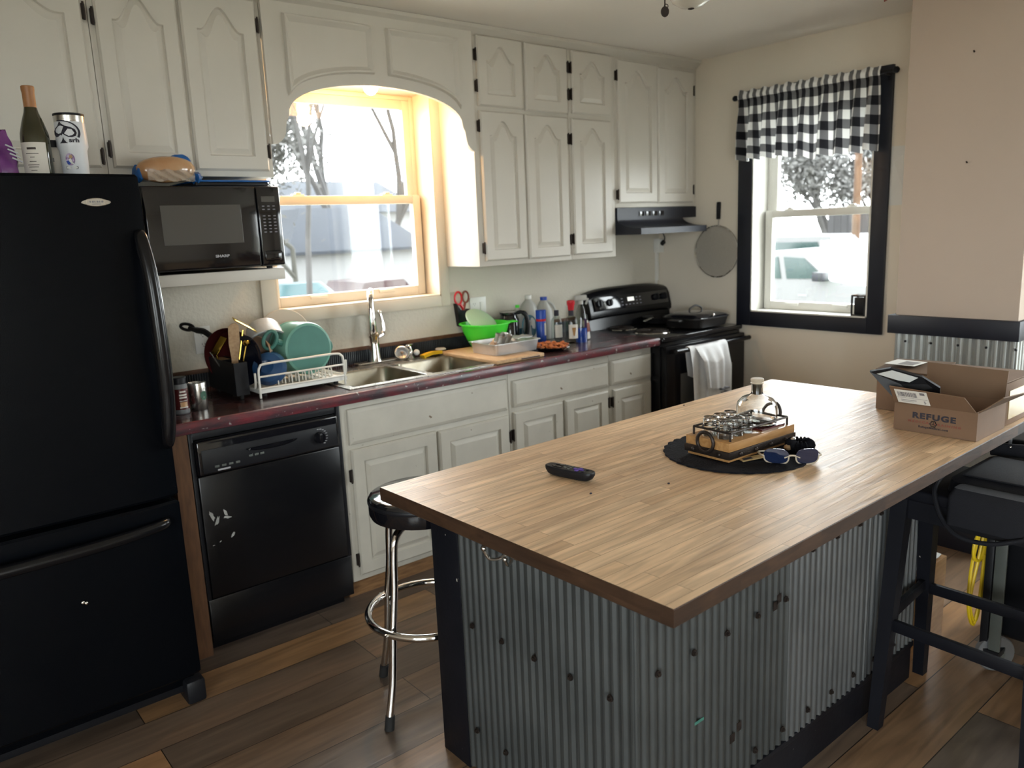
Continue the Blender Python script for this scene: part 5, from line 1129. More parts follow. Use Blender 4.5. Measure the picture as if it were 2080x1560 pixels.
def screw(x, y, z, nx, ny, par):
    c = Vector((x, y, z)); n_ = Vector((nx, ny, 0))
    mb = MB(); mb.cyl(c, c+n_*.003, .0085, n=12).cyl(c+n_*.003, c+n_*.008, .0052, .0048, n=6); return mb.build('screw', 'iron', par)
for k_ in range(5): screw(BX0-.0085, BY1-.185-.130*k_, .475+.006*k_, -1, 0, pe)
for k_ in range(5): screw(BX0-.0085, BY1-.180-.130*k_, .150, -1, 0, pe)
for k_, x in enumerate([BX0+.06+.128*i for i in range(11)]):
    p_ = sheets[0] if x < -2.38 else (sheets[1] if x < -1.985 else sheets[2])
    screw(x, BY0-.0105, .565 if x < -2.38 else .665, 0, -1, p_)
    screw(x, BY0-.0105, .185, 0, -1, p_)
mb = MB()
for (x, z) in ((-2.62, .285), (-2.648, .265), (-2.45, .575), (-2.466, .560)): mb.box(x-.010, x+.010, BY0-.0092, BY0-.0084, z-.012, z+.012)
mb.build('residue_patch', 'iron', sheets[0])
MB().box(-2.800, -2.765, BY0-.0092, BY0-.0084, .372, .380).build('green_mark', 'tealdk', sheets[0])
mb = MB(); hx, hy = BX0-.010, -2.035
mb.tube(smoothpath([(hx-.004, hy-.01, .778), (hx-.015, hy-.006, .753), (hx-.035, hy+.004, .740), (hx-.060, hy+.012, .746), (hx-.072, hy+.016, .770)], 5), .0042, 8).sphere((hx-.072, hy+.016, .775), .008, 10)
mb.tube(smoothpath([(hx-.004, hy-.012, .768), (hx-.012, hy-.020, .740), (hx-.030, hy-.026, .730), (hx-.040, hy-.028, .746)], 5), .004, 8).sphere((hx-.041, hy-.028, .750), .007, 10)
mb.box(hx, hx+.012, hy-.025, hy+.005, .730, .800, bev=.003)
mb.build('coat_hook', 'steel', isl)
# remote control
rc = thing('remote_control', 'black remote control with violet buttons lying on the island top', 'remote', (-2.775, -2.015, .885))
Fr = frame((-2.772, -2.012, .886), Vector((.020, -.128, 0)), Vector((.128, .020, 0)))
mb = MB(Fr); L_, W_ = .078, .0205; lp = []
for z, s, e in ((.0, .72, .80), (.004, .92, .90), (.014, 1.0, .985), (.021, 1.0, 1.0), (.024, .93, .985)):
    ring_ = []
    for i in range(40):
        a = 2*PI*i/40; ca, sa = math.cos(a), math.sin(a)
        ring_.append((L_*e*math.copysign(abs(ca)**.45, ca), W_*s*math.copysign(abs(sa)**.55, sa), z))
    lp.append(ring_)
mb.loops(lp).build('case', 'blacksoft', rc)
def btn(pts, m_, nm, rr=.0034):
    mb = MB(Fr)
    for (x, y, w, h) in pts: mb.box(x-w, x+w, y-h, y+h, 0.0238, .0263, bev=.0012)
    return mb.build(nm, m_, rc)
btn([(.030, 0, .0045, .0045), (.041, 0, .0045, .0045), (.019, 0, .0045, .0045), (.030, .010, .0045, .0045), (.030, -.010, .0045, .0045)], 'violet', 'direction_pad')
btn([(.052, .010, .004, .004), (.052, -.010, .004, .004)], 'blacksoft', 'back_buttons')
btn([(.003, .010, .003, .003), (.003, 0, .003, .003), (.003, -.010, .003, .003), (-.008, .007, .003, .003), (-.008, -.007, .003, .003), (-.016, 0, .003, .003)], 'greybtn', 'media_buttons')
btn([(-.030, .009, .008, .0045), (-.030, -.009, .008, .0045), (-.046, .009, .005, .004), (-.046, -.009, .005, .004)], 'blackgloss', 'channel_buttons')
for x, y, lb_ in ((-2.832, -2.150, 'tiny dark crumb on the island top nearest the remote'), (-2.64, -2.24, 'tiny dark crumb between the remote and the black mat'), (-1.905, -1.71, 'tiny dark crumb at the far edge of the island top')):
    tag(MB().sphere((x, y, .8865), .003, 8, (1.3, 1, .7)).build('crumb', 'ink'), lb_, 'crumb', 'crumbs on the island')
# round woven mat, serving caddy, glasses, decanter
matc = Vector((-2.288, -2.202, .885))
pm_ = thing('placemat', 'round black woven placemat with a rippled rim under the serving caddy', 'placemat', tuple(matc))
mb = MB(); n = 96; MR = .207
def rip(i, k): return 1+k*math.sin(2*PI*i*31/n)
mb.loops([[(matc.x+MR*.95*math.cos(2*PI*i/n), matc.y+MR*.95*math.sin(2*PI*i/n), .8855) for i in range(n)], [(matc.x+MR*rip(i, .01)*math.cos(2*PI*i/n), matc.y+MR*rip(i, .01)*math.sin(2*PI*i/n), .887) for i in range(n)],
          [(matc.x+MR*rip(i, .012)*math.cos(2*PI*i/n), matc.y+MR*rip(i, .012)*math.sin(2*PI*i/n), .8915+.0015*math.sin(2*PI*i*31/n)) for i in range(n)],
          [(matc.x+MR*.88*math.cos(2*PI*i/n), matc.y+MR*.88*math.sin(2*PI*i/n), .8905) for i in range(n)], [(matc.x+.01*math.cos(2*PI*i/n), matc.y+.01*math.sin(2*PI*i/n), .890) for i in range(n)]])
mb.build('mat', 'woven', pm_)
P0, P1, P2 = Vector((-2.445, -2.275, 0)), Vector((-2.385, -2.110, 0)), Vector((-2.120, -2.270, 0))
# caddy axes: long side runs from the near left corner towards the window side
ca_o = Vector((-2.395, -2.218, .8925)); ux = Vector((.985, -.03, 0)).normalized()
Fq = frame((-2.412, -2.262, .8925), Vector((.31, -.012, 0)), Vector((.02, .31, 0)))
CL, CW = .305, .150
sv = thing('serving_caddy', 'wooden serving caddy with iron rails and ring handles on the black mat', 'serving caddy', tuple(Fq.translation))
MB(Fq).box(.004, CL-.004, .004, CW-.004, 0, .009, bev=.001).build('foot_board', 'wood', sv)
MB(Fq).box(-.003, CL+.003, -.003, CW+.003, .009, .030, bev=.001).build('iron_band', 'iron', sv)
MB(Fq).box(0, CL, 0, CW, .030, .055, bev=.001).build('wood_block', 'wood', sv)
for i in range(4):
    MB(Fq).sphere((.045+.07*i, -.004, .0195), .0065, 10).build('stud', 'iron', sv)
for i in range(2): MB(Fq).sphere((-.004, .03+.09*i, .0195), .0065, 10).build('stud', 'iron', sv)
def ringh(x, s):
    mb = MB(Fq); mb.tube([(x+s*.008, CW/2+.028*math.cos(a), .048+.028*math.sin(a)) for a in [2*PI*i/28 for i in range(28)]], .0050, 8, closed=True); return mb.build('ring_handle', 'iron', sv)
ringh(0, -1)
MB(Fq).tube([(CL+.004-.01*(1-math.sin(a)), CW/2+.030*math.cos(a), .075+.034*math.sin(a)) for a in [PI*i/14 for i in range(15)]], .005, 8).build('ring_handle', 'iron', sv)
mb = MB(Fq); zr = .078
loop_ = [(.020, .012, zr), (.285, .012, zr), (.285, CW-.012, zr), (.020, CW-.012, zr)]
for a, b in zip(loop_, loop_[1:]+loop_[:1]): mb.tube([a, b], .0032, 8)
for p in loop_: mb.tube([(p[0], p[1], .054), p], .0032, 8)
mb.tube([(.165, .012, zr), (.165, CW-.012, zr)], .003, 8)
for i in range(3):
    for j in range(2):
        mb.tube([(.045+.046*i+.021*math.cos(a), .048+.054*j+.021*math.sin(a), zr) for a in [2*PI*k/20 for k in range(20)]], .002, 6, closed=True)
mb.build('iron_rail', 'iron', sv)
MB(Fq).box(.170, .280, .016, CW-.016, .055, .060).build('bottle_tray', 'darkred', sv)
gl0 = None
gnames = ['nearest the ring handle on the near side', 'middle glass on the near side', 'beside the decanter on the near side', 'nearest the ring handle on the far side', 'middle glass on the far side', 'beside the decanter on the far side']
for j in range(2):
    for i in range(3):
        p = Fq @ Vector((.045+.046*i, .048+.054*j, .0555)); lab_ = 'upturned clear shot glass, ' + gnames[j*3+i]
        if gl0 is None:
            gl0 = thing('shot_glass', lab_, 'glass', tuple(p), 'shot glasses in the serving caddy')
            MB().lathe([(.0205, p.z), (.0212, p.z), (.0185, p.z+.040), (.0185, p.z+.050), (.0165, p.z+.052), (.001, p.z+.0505), (.001, p.z+.042), (.0165, p.z+.040), (.0195, p.z)], (p.x, p.y, 0), 24, False, False).build('glass', 'clear', gl0)
            MB().lathe([(.0180, p.z+.0415), (.0182, p.z+.0485), (.0005, p.z+.0485), (.0005, p.z+.0425)], (p.x, p.y, 0), 24, False, False).build('thick_base', 'clear', gl0)
        else: dup(gl0, p-gl0.location, lab_)
p = Fq @ Vector((.226, CW/2, .0605))
dc = thing('decanter_bottle', 'clear squat glass bottle with tall corked neck in the serving caddy', 'bottle', tuple(p))
z = p.z
outer = [(.050, z), (.057, z+.004), (.0585, z+.015), (.0585, z+.050), (.055, z+.064), (.042, z+.078), (.024, z+.085), (.0175, z+.089), (.0165, z+.094), (.0165, z+.118)]
inner = [(.0135, z+.118), (.0135, z+.094), (.021, z+.084), (.040, z+.075), (.053, z+.062), (.056, z+.050), (.056, z+.015), (.050, z+.007), (.001, z+.006)]
MB().lathe(outer+inner, (p.x, p.y, 0), 36, True, False).build('glass', 'clear', dc)
MB().lathe([(.0130, z+.086), (.0130, z+.1175)], (p.x, p.y, 0), 20).build('cork', 'cork', dc)
MB().lathe([(.0175, z+.1185), (.0190, z+.121), (.0178, z+.124), (.0190, z+.127), (.0190, z+.132), (.0168, z+.134), (.001, z+.134)], (p.x, p.y, 0), 24).build('stopper_cap', 'tanframe', dc)
# sunglasses, paper tag, black ruffle band
sgz = thing('sunglasses', 'tan-framed sunglasses with dark blue lenses folded at the edge of the mat', 'sunglasses', (-2.26, -2.385, .892))
gL, gR = Vector((-2.345, -2.305, .900)), Vector((-2.225, -2.440, .900))
Fg = frame((gL+gR)/2, gR-gL, Vector((0, 0, 1)))       # local x along frame, y up
half_w = (gR-gL).length/2*.86
def lens(sx):
    cx_ = sx*half_w*.52; pts = []
    for i in range(32):
        a = 2*PI*i/32; ca, sa = math.cos(a), math.sin(a)
        pts.append((cx_+.031*math.copysign(abs(ca)**.7, ca), .010+.021*math.copysign(abs(sa)**.75, sa)))
    mb = MB(Fg)
    def zc(x): return .012-.010*(x/half_w)**2*2.2
    mb.loops([[(x, y, zc(x)) for x, y in pts], [(x, y, zc(x)+.002) for x, y in pts]]); mb.build('lens', 'lens', sgz)
    return pts, zc
for sx in (-1, 1):
    pts, zc = lens(sx)
    seg = [p_ for k_, p_ in enumerate(pts) if p_[1] < .012]; seg.sort(key=lambda q: q[0])
    MB(Fg).tube([(x, y-.001, zc(x)+.001) for x, y in seg], .0022, 8).build('rim', 'tanframe', sgz)
    MB(Fg).tube(smoothpath([(sx*half_w*.95, .010, .0), (sx*half_w*1.02, .009, -.015), (sx*half_w*.98, .004, -.06), (sx*half_w*.45, -.006, -.095)], 4), .0025, 8).build('temple', 'tanframe', sgz)
MB(Fg).tube(smoothpath([(-.020, .006, .010), (-.008, .012, .012), (0, .013, .012), (.008, .012, .012), (.020, .006, .010)], 4), .0024, 8).build('bridge', 'tanframe', sgz)
tg = thing('paper_tag', 'tan paper tag with a dark printed mark on the mat beside the sunglasses', 'tag', (-2.30, -2.31, .892))
Ft = frame((-2.315, -2.290, .8965), (.11, -.055, .010), (.03, .06, 0))
MB(Ft).box(-.055, .055, -.015, .015, -.001, .001, bev=.0004).build('tag_card', 'tape', tg)
MB(Ft).box(-.047, -.020, -.007, .006, .001, .0016).build('printed_mark', 'ink', tg)
rbn = thing('scrunchie', 'black ruffled hair scrunchie with a shiny bead behind the sunglasses', 'scrunchie', (-2.165, -2.335, .893))
n = 64; L_ = []
for i in range(n):
    a = 2*PI*i/n; R_ = .026; c_ = Vector((-2.170+R_*math.cos(a), -2.330+R_*math.sin(a), .908)); rr = .013*(1+.28*math.sin(a*17))
    L_.append([c_+Vector((rr*math.cos(b)*math.cos(a), rr*math.cos(b)*math.sin(a), rr*math.sin(b)*1.1)) for b in [2*PI*k/10 for k in range(10)]])
mb = MB(); LL = mb.loops(L_, False, False).L
for k in range(10): mb.face((LL[-1][k], LL[-1][(k+1) % 10], LL[0][(k+1) % 10], LL[0][k]))
mb.build('ruffle', 'woven', rbn)
MB().sphere((-2.180, -2.315, .925), .007, 10, (1.6, 1, .7)).build('bead', 'chrome', rbn)
MB().sphere((-2.203, -2.312, .904), .012, 12, (1, 1, .7)).build('wooden_toggle', 'board', rbn)
# ------------------------------------------------------------------ cardboard boxes on the island
bx = thing('cardboard_box', 'open cardboard shipping box printed REFUGE at the near end of the pile', 'box', (-1.65, -2.52, .886))
X0, X1, Y0, Y1, Z0, Z1, ct_ = -1.750, -1.535, -2.637, -2.400, .886, .972, .004
mb = MB(); mb.box(X0, X1, Y0, Y1, Z0, Z0+ct_)
mb.box(X0, X0+ct_, Y0, Y1, Z0+ct_, Z1); mb.box(X1-ct_, X1, Y0, Y1, Z0+ct_, Z1); mb.box(X0+ct_, X1-ct_, Y0, Y0+ct_, Z0+ct_, Z1); mb.box(X0+ct_, X1-ct_, Y1-ct_, Y1, Z0+ct_, Z1)
mb.build('box_body', 'card', bx)
def slab(name, pts, th, m_, par):
    P = [Vector(p_) for p_ in pts]; n_ = (P[1]-P[0]).cross(P[2]-P[0]).normalized()*th
    return MB().loops([P, [p_+n_ for p_ in P]]).build(name, m_, par, smooth=0)
ff = slab('front_flap', [(X0, Y1, Z1), (X0, Y0+.004, Z1), (-1.787, -2.612, 1.020), (-1.795, -2.402, 1.030)], .003, 'card', bx)
slab('back_flap', [(X1, Y1-.004, Z1), (X1, Y0+.004, Z1), (-1.530, -2.636, 1.062), (-1.530, -2.400, 1.066)], .003, 'cardin', bx)
slab('side_flap', [(X0+.006, Y0, Z1), (X1-.004, Y0, Z1), (-1.54, -2.700, 1.010), (-1.725, -2.690, 1.020)], .003, 'cardin', bx)
fr_y, fr_z = Vector((0, -1, 0)), Vector((0, 0, 1))
text('print_name', 'REFUGE', bx, (X0-.0006, -2.517, .938), fr_y, fr_z, .0170, 'ink', wide=1.30, spacing=1.20, bold=.0011)
text('print_line', 'MEDICAL', bx, (X0-.0006, -2.478, .9195), fr_y, fr_z, .0068, 'redink', wide=1.30, spacing=1.5, bold=.0003)
text('print_line', 'TRAINING', bx, (X0-.0006, -2.557, .9185), fr_y, fr_z, .0068, 'redink', wide=1.28, spacing=1.45, bold=.0003)
text('print_address', 'RefugeMedical.com', bx, (X0-.0006, -2.517, .9055), fr_y, fr_z, .0062, 'ink', wide=1.05, spacing=1.2, bold=.0002)
Fe = frame((X0-.0006, -2.517, .9185), fr_y, fr_z)
mb = MB(Fe); mb.tube([((.0085+.0012*math.cos(6*a))*math.cos(a), (.0085+.0012*math.cos(6*a))*math.sin(a), 0) for a in [2*PI*i/36 for i in range(36)]], .0016, 6, closed=True)
for a in (PI/2, PI/2+2.1, PI/2-2.1): mb.obox((.0025*math.cos(a), .0025*math.sin(a), 0), (.005, .0018, .0008), (0, 0, a))
mb.build('print_emblem', 'iron', bx)
# shipping label on the front flap
fo = Vector((X0, Y1, Z1)); fxv = Vector((0, -1, 0)); fup = (Vector((-1.795, -2.402, 1.030))-fo); fl_ = fup.length
Fl = frame(fo+fxv*.061+fup*.5, fxv, fup)
Fl = Fl @ Matrix.Translation((0, 0, .0043))
s_ = 1
lbk = MB(Fl).box(-.047, .047, -.030, .028, -.0004*s_, .0004*s_).build('shipping_label', 'paper', ff)
mb = MB(Fl); rnd = random.Random(2); x_ = -.040
while x_ < .016:
    w = rnd.choice((.0012, .002, .003)); mb.box(x_, x_+w, .000, .020, .0004*s_, .0009*s_); x_ += w+rnd.choice((.001, .0018))
mb.box(-.044, .044, -.006, -.005, .0004*s_, .0009*s_); mb.box(-.036, .010, -.016, -.014, .0004*s_, .0009*s_); mb.box(-.036, .000, -.022, -.0205, .0004*s_, .0009*s_); mb.box(.026, .040, .014, .024, .0004*s_, .0010*s_)
mb.build('label_print', 'greyink', lbk)
text('label_symbol', '5', lbk, Fl @ Vector((.034, -.019, .0006*s_)), fxv, fup, .012, 'greyink', depth=.0008)
pw = thing('clear_front_pouch', 'black pouch with a shiny clear window poking out of the open box', 'pouch', (-1.76, -2.42, 1.03))
pts = [(-1.778, -2.330, 1.062), (-1.765, -2.388, 1.077), (-1.735, -2.470, 1.055), (-1.725, -2.520, 1.025), (-1.700, -2.510, .985), (-1.756, -2.397, .985)]
P = [Vector(p_) for p_ in pts]
slab('pouch_body', [P[0], P[1], P[2], P[3], P[4], P[5]], .012, 'blacksoft', pw)
def lerp(a, b, t): return a+(b-a)*t
cc = sum(P, Vector())/6; nn_ = Vector((-.016, -.003, .004))
slab('pouch_window', [lerp(P[0], cc, .22)+nn_*.9, lerp(P[1], cc, .16)+nn_*.9, lerp(P[2], cc, .2)+nn_*.9, lerp(cc, P[2], .15)+nn_*.9, lerp(P[0], cc, .75)+nn_*.9], .001, 'clearplastic', pw)
b2 = thing('cardboard_box', 'taped cardboard box with a white label pushed behind the open box', 'box', (-1.40, -2.42, .886))
MB().box(-1.528, -1.290, -2.632, -2.235, .886, 1.020, bev=.002).build('box_body', 'card', b2)
MB().box(-1.500, -1.300, -2.634, -2.6315, .905, .995).build('packing_tape', 'tape', b2)
slab('top_flap', [(-1.528, -2.230, 1.022), (-1.528, -2.42, 1.022), (-1.36, -2.42, 1.040), (-1.36, -2.225, 1.034)], .003, 'cardin', b2)
slab('top_flap', [(-1.290, -2.24, 1.022), (-1.522, -2.425, 1.0225), (-1.522, -2.632, 1.0225), (-1.290, -2.632, 1.022)], .003, 'card', b2)
MB().box(-1.50, -1.40, -2.345, -2.245, 1.0405, 1.0415).build('shipping_label', 'paper', b2)
mb = MB()
for i in range(8): mb.box(-1.49+.009*i, -1.486+.009*i, -2.335, -2.285, 1.0415, 1.042)
mb.build('label_print', 'greyink', b2)
text('side_digit', '5', b2, (-1.5288, -2.390, .985), fr_y, fr_z, .030, 'ink', wide=1.5, bold=.001)
# ------------------------------------------------------------------ stools
cs = thing('bar_stool', 'round black vinyl bar stool on bent chrome legs tucked under the near island corner', 'stool', (-2.862, -1.405, 0))
sx, sy = -2.862, -1.405
MB().lathe([(.150, .652), (.166, .655), (.172, .668), (.172, .712), (.168, .722), (.155, .728), (.08, .733), (.001, .734)], (sx, sy, 0), 48).build('seat', 'blackgloss', cs)
MB().lathe([(.1725, .700), (.1745, .703), (.1745, .711), (.1725, .714)], (sx, sy, 0), 48, False, False).build('seat_welt', 'blacksoft', cs)
MB().lathe([(.10, .640), (.10, .6515), (.001, .6515)], (sx, sy, 0), 24).build('seat_plate', 'iron', cs)
for a in (3.443, 1.888, .317, -1.25):
    c_, s_ = math.cos(a), math.sin(a); P = lambda r, z: (sx+r*c_, sy+r*s_, z)
    lg_ = MB().tube(smoothpath([P(.045, .640), P(.100, .636), P(.140, .610), P(.152, .560), P(.160, .45), P(.178, .33), P(.186, .25), P(.200, .14), P(.224, .04), P(.228, .03)], 5), .0125, 12).build('leg', 'chrome', cs)
    MB().cyl(P(.2215, .045), P(.230, .0), .0150, .0160, 14).build('rubber_foot', 'rub', lg_)
fr_ = MB().tube([(sx+.200*math.cos(2*PI*i/48), sy+.200*math.sin(2*PI*i/48), .315) for i in range(48)], .0125, 12, closed=True).build('foot_ring', 'chrome', cs)
for a in (3.443, 1.888, .317, -1.25):
    MB().cyl((sx+.165*math.cos(a), sy+.165*math.sin(a), .315), (sx+.218*math.cos(a), sy+.218*math.sin(a), .315), .006, n=10).build('rivet', 'steel', fr_)
bs_ = thing('bar_stool', 'black painted wooden bar stool standing at the long steel side of the island', 'stool', (-1.77, -2.69, 0))
q = {}
feet = {(0, 0): (-1.968, -2.490), (1, 0): (-1.572, -2.452), (0, 1): (-1.985, -2.905), (1, 1): (-1.575, -2.905)}
tops = {(0, 0): (-1.858, -2.488), (1, 0): (-1.640, -2.478), (0, 1): (-1.868, -2.860), (1, 1): (-1.640, -2.860)}
def sq(c, w, z): return [(c[0]-w, c[1]-w, z), (c[0]+w, c[1]-w, z), (c[0]+w, c[1]+w, z), (c[0]-w, c[1]+w, z)]
for k_ in feet: MB().loops([sq(feet[k_], .017, 0), sq(tops[k_], .024, .715)]).build('leg', 'blackpaint', bs_)
def at_z(k_, z): 
    a, b = Vector(feet[k_]), Vector(tops[k_]); p_ = a+(b-a)*(z/.715); return Vector((p_.x, p_.y, z))
def rail(a, b, z, h=.036, w=.016):
    A, B = at_z(a, z), at_z(b, z); F = frame((A+B)/2, B-A, (0, 0, 1)); L_ = (B-A).length
    MB(F).box(-L_/2+.012, L_/2-.012, -h/2, h/2, -w/2, w/2, bev=.002).build('rail', 'blackpaint', bs_)
rail((0, 0), (0, 1), .325); rail((1, 0), (1, 1), .330); rail((0, 0), (1, 0), .345); rail((0, 1), (1, 1), .21)
for a, b in (((0, 0), (0, 1)), ((1, 0), (1, 1)), ((0, 0), (1, 0)), ((0, 1), (1, 1))):
    A, B = at_z(a, .685), at_z(b, .685); F = frame((A+B)/2, B-A, (0, 0, 1)); L_ = (B-A).length
    MB(F).box(-L_/2+.01, L_/2-.01, -.030, .030, -.010, .010).build('apron', 'blackpaint', bs_)
MB().box(-1.895, -1.560, -2.885, -2.462, .716, .752, bev=.008, seg=3).build('seat', 'blackpaint', bs_)
bg_ = thing('shoulder_bag', 'black shoulder bag with looped strap lying on the wooden bar stool', 'bag', (-1.70, -2.76, .754))
mb = MB(); L_ = []
Yb0, Yb1 = -3.02, -2.600
for z, ix, iy in ((.7535, .010, .02), (.758, 0, .0), (.790, .006, .006), (.802, .03, .03), (.806, .08, .08)):
    L_.append(rrect(-1.865+ix, -1.500-ix, Yb0+iy, Yb1-iy, .045, z))
mb.loops(L_).build('bag_body', 'blackcloth', bg_)
MB().loops([rrect(-1.925, -1.905, -2.985, -2.650, .008, .672), rrect(-1.940, -1.902, -2.995, -2.640, .012, .690), rrect(-1.938, -1.902, -2.995, -2.640, .012, .770), rrect(-1.925, -1.87, -2.985, -2.650, .012, .7935)]).build('front_pocket', 'blackcloth', bg_)
MB().box(-1.84, -1.60, -2.985, -2.640, .8065, .812, bev=.003).build('flap', 'blackcloth', bg_)
mb = MB(frame((-1.530, -2.73, .825), (0, -1, .10), (0, .10, 1))); mb.box(-.13, .15, -.020, .020, -.006, .006, bev=.004)
hb = mb.build('grab_handle', 'blackcloth', bg_)
for i in range(3): MB().sphere((-1.540, -2.66-.07*i, .830-.008*i), .004, 8).build('rivet', 'steel', hb)
MB().tube(smoothpath([(-1.545, -2.62, .825), (-1.62, -2.590, .815), (-1.75, -2.575, .795), (-1.875, -2.585, .775), (-1.905, -2.60, .735), (-1.925, -2.63, .692), (-1.945, -2.68, .665), (-1.95, -2.76, .668), (-1.945, -2.84, .70)], 6), .0065, 8).build('shoulder_strap', 'blackcloth', bg_)
# ------------------------------------------------------------------ wheeled machine, cord, crate by the chase
wm_ = thing('wheeled_tool_cart', 'black upright wheeled machine with grey tyres behind the wooden bar stool', 'cart', (-1.15, -2.75, 0))
MB().box(-1.33, -.86, -3.05, -2.575, .10, .80, bev=.02, seg=3).build('body', 'blacksoft', wm_)
MB().box(-1.42, -1.325, -2.600, -2.575, .07, .50, bev=.003).box(-1.43, -1.36, -2.640, -2.580, .070, .090).build('side_plate', 'blacksoft', wm_)
MB().box(-1.425, -1.416, -2.640, -2.605, .09, .50, bev=.002).build('grey_bar', 'greybtn', wm_)
MB().box(-1.37, -1.335, -2.60, -2.57, .30, .98, bev=.004).box(-.90, -.87, -2.60, -2.57, .30, .98, bev=.004).box(-1.37, -.87, -2.605, -2.575, .955, .985, bev=.004).build('push_handle', 'blackpaint', wm_)
for (x, y) in ((-1.382, -2.612), (-1.02, -2.52)):
    wd = Vector((-.62, -.78, 0)).normalized(); c_ = Vector((x, y, .0655))
    F = frame(c_, (0, 0, 1), Vector((0, 0, 1)).cross(wd)*-1)
    w = MB(F).loops([[(r*math.cos(2*PI*i/32), r*math.sin(2*PI*i/32), z) for i in range(32)] for r, z in ((.02, -.016), (.042, -.016), (.060, -.014), (.0640, -.009), (.0640, .009), (.060, .014), (.042, .016), (.02, .016))])
    w = MB(F); w.loops([[(r*math.cos(2*PI*i/32), r*math.sin(2*PI*i/32), z) for i in range(32)] for r, z in ((.03, -.014), (.044, -.016), (.060, -.014), (.0640, -.009), (.0640, .009), (.060, .014), (.044, .016), (.03, .014))]); wo = w.build('wheel', 'greyplastic', wm_)
    MB(F).cyl((0, 0, -.019), (0, 0, .019), .026, n=20).build('hub', 'greybtn', wo)
MB().cyl((-1.382, -2.612, .0655), (-1.02, -2.52, .0655), .006, n=10).build('axle', 'iron', wm_)
MB().sphere((-1.338, -2.83, .20), .018, 12).build('orange_knob', 'wood', wm_)
yc = thing('extension_cord', 'coiled yellow extension cord hanging on the side of the black cart', 'cord', (-1.36, -2.58, .40))
pts = []
for k_ in range(2):
    ph = k_*.012
    pts += [(-1.375-ph, -2.555+ph*.4, .50), (-1.405-ph, -2.548+ph, .38), (-1.440-ph, -2.545, .25-.012*k_), (-1.405-ph, -2.552, .165-.008*k_), (-1.375-ph, -2.556, .24), (-1.366-ph, -2.558, .40)]
MB().tube(smoothpath(pts, 5), .0055, 7).tube(smoothpath([(-1.40, -2.55, .50), (-1.435, -2.545, .45), (-1.43, -2.545, .40), (-1.39, -2.55, .385), (-1.372, -2.556, .43), (-1.36, -2.556, .56), (-1.34, -2.60, .70), (-1.30, -2.65, .81), (-1.15, -2.75, .86)], 6), .006, 8).build('cord', 'yellowcord', yc)
cr = thing('wooden_crate', 'brown wooden crate standing on the floor under the far end of the island', 'crate', (-1.43, -2.24, 0))
mb = MB()
for (a, b, c, d) in ((-1.585, -1.270, -2.400, -2.385), (-1.585, -1.270, -2.095, -2.08), (-1.585, -1.570, -2.385, -2.095), (-1.285, -1.270, -2.385, -2.095)): mb.box(a, b, c, d, 0.0, .315, bev=.002)
mb.box(-1.57, -1.285, -2.385, -2.095, .29, .312)
mb.build('crate_body', 'wood', cr)
wp = thing('paper_bag', 'crumpled white paper sheet lying on top of the wooden crate', 'paper', (-1.43, -2.24, .316))
MB().grid(14, 12, lambda u, v: (-1.575+.28*u, -2.39+.27*v, .320+.010*abs(math.sin(u*7+v*5))), thick=.002).build('sheet', 'paper', wp)
tp = thing('tape_roll', 'cream tape roll lying on the paper on top of the crate', 'tape', (-1.44, -2.27, .335))
MB().lathe([(.030, .334), (.055, .334), (.055, .366), (.030, .366)], (-1.44, -2.28, 0), 28, False, False).build('roll', 'label', tp)
# ------------------------------------------------------------------ curtain, sill things, paper on the right wall
cr_ = thing('curtain_rod', 'black curtain rod with round end caps above the side window', 'rod', (-.07, -1.08, 2.235))
MB().cyl((-.07, -.640, 2.237), (-.07, -1.560, 2.237), .009, n=14).build('rod', 'blackpaint', cr_)
for y in (-.636, -1.564): MB().sphere((-.07, y, 2.237), .017, 12).build('finial', 'blackpaint', cr_)
for y in (-.690, -1.515): MB().box(-.075, -.021, y-.006, y+.006, 2.222, 2.232, bev=.002).box(-.026, -.0205, y-.012, y+.012, 2.20, 2.255, bev=.002).build('bracket', 'blackpaint', cr_)
cv = thing('window_valance', 'gathered black and white gingham curtain valance on the side window rod', 'curtain', (-.08, -1.07, 2.237))
def cur(u, v):
    y = -.668-.825*u; top = v < .12
    f = math.sin(u*2*PI*13+1.1*math.sin(u*19))*(.35+.65*math.sin(u*31+1)**2)
    f2 = math.sin(u*2*PI*8.5+2.0*math.sin(u*7)+v*1.2)
    z = 2.268-.395*v
    amp = .008 if top else .008+.022*min(1, (v-.12)*2.2)
    x = -.084-amp*(f*.45+f2*.75)*1.0
    if abs(v-.08) < .06: x -= .012*math.cos((v-.08)/.06*PI/2)
    z += (.006*math.sin(u*70) if v < .02 else 0) + (.014*f2*.5+.012*math.sin(u*5+.7))*v*v
    if .50 < u < .62: x -= .014*math.sin((u-.50)/.12*PI)*v; z -= .012*v*math.sin((u-.5)/.12*PI)
    y += .010*f2*(v-.2)*(1 if not top else 0)+.012*(u-.5)*v
    return (min(x, -.062 if v > .12 else -.062), y, z)
MB().grid(220, 34, cur, uvfn=lambda u, v: (u*1.75+.02, v*.40)).build('cloth', 'gingham', cv)
sbx = thing('candle_lantern', 'small black square holder standing in the lower right corner of the side window', 'holder', (.03, -1.40, 1.006))
mb = MB()
ax0, ax1, ay0, ay1, az0, az1 = -.012, .060, -1.432, -1.352, 1.0055, 1.118
for (x, y) in ((ax0, ay0), (ax1-.008, ay0), (ax0, ay1-.008), (ax1-.008, ay1-.008)): mb.box(x, x+.008, y, y+.008, az0+.008, az1-.008)
mb.box(ax0, ax1, ay0, ay1, az0, az0+.008).box(ax0, ax1, ay0, ay1, az1-.008, az1); mb.build('frame', 'blackgloss', sbx)
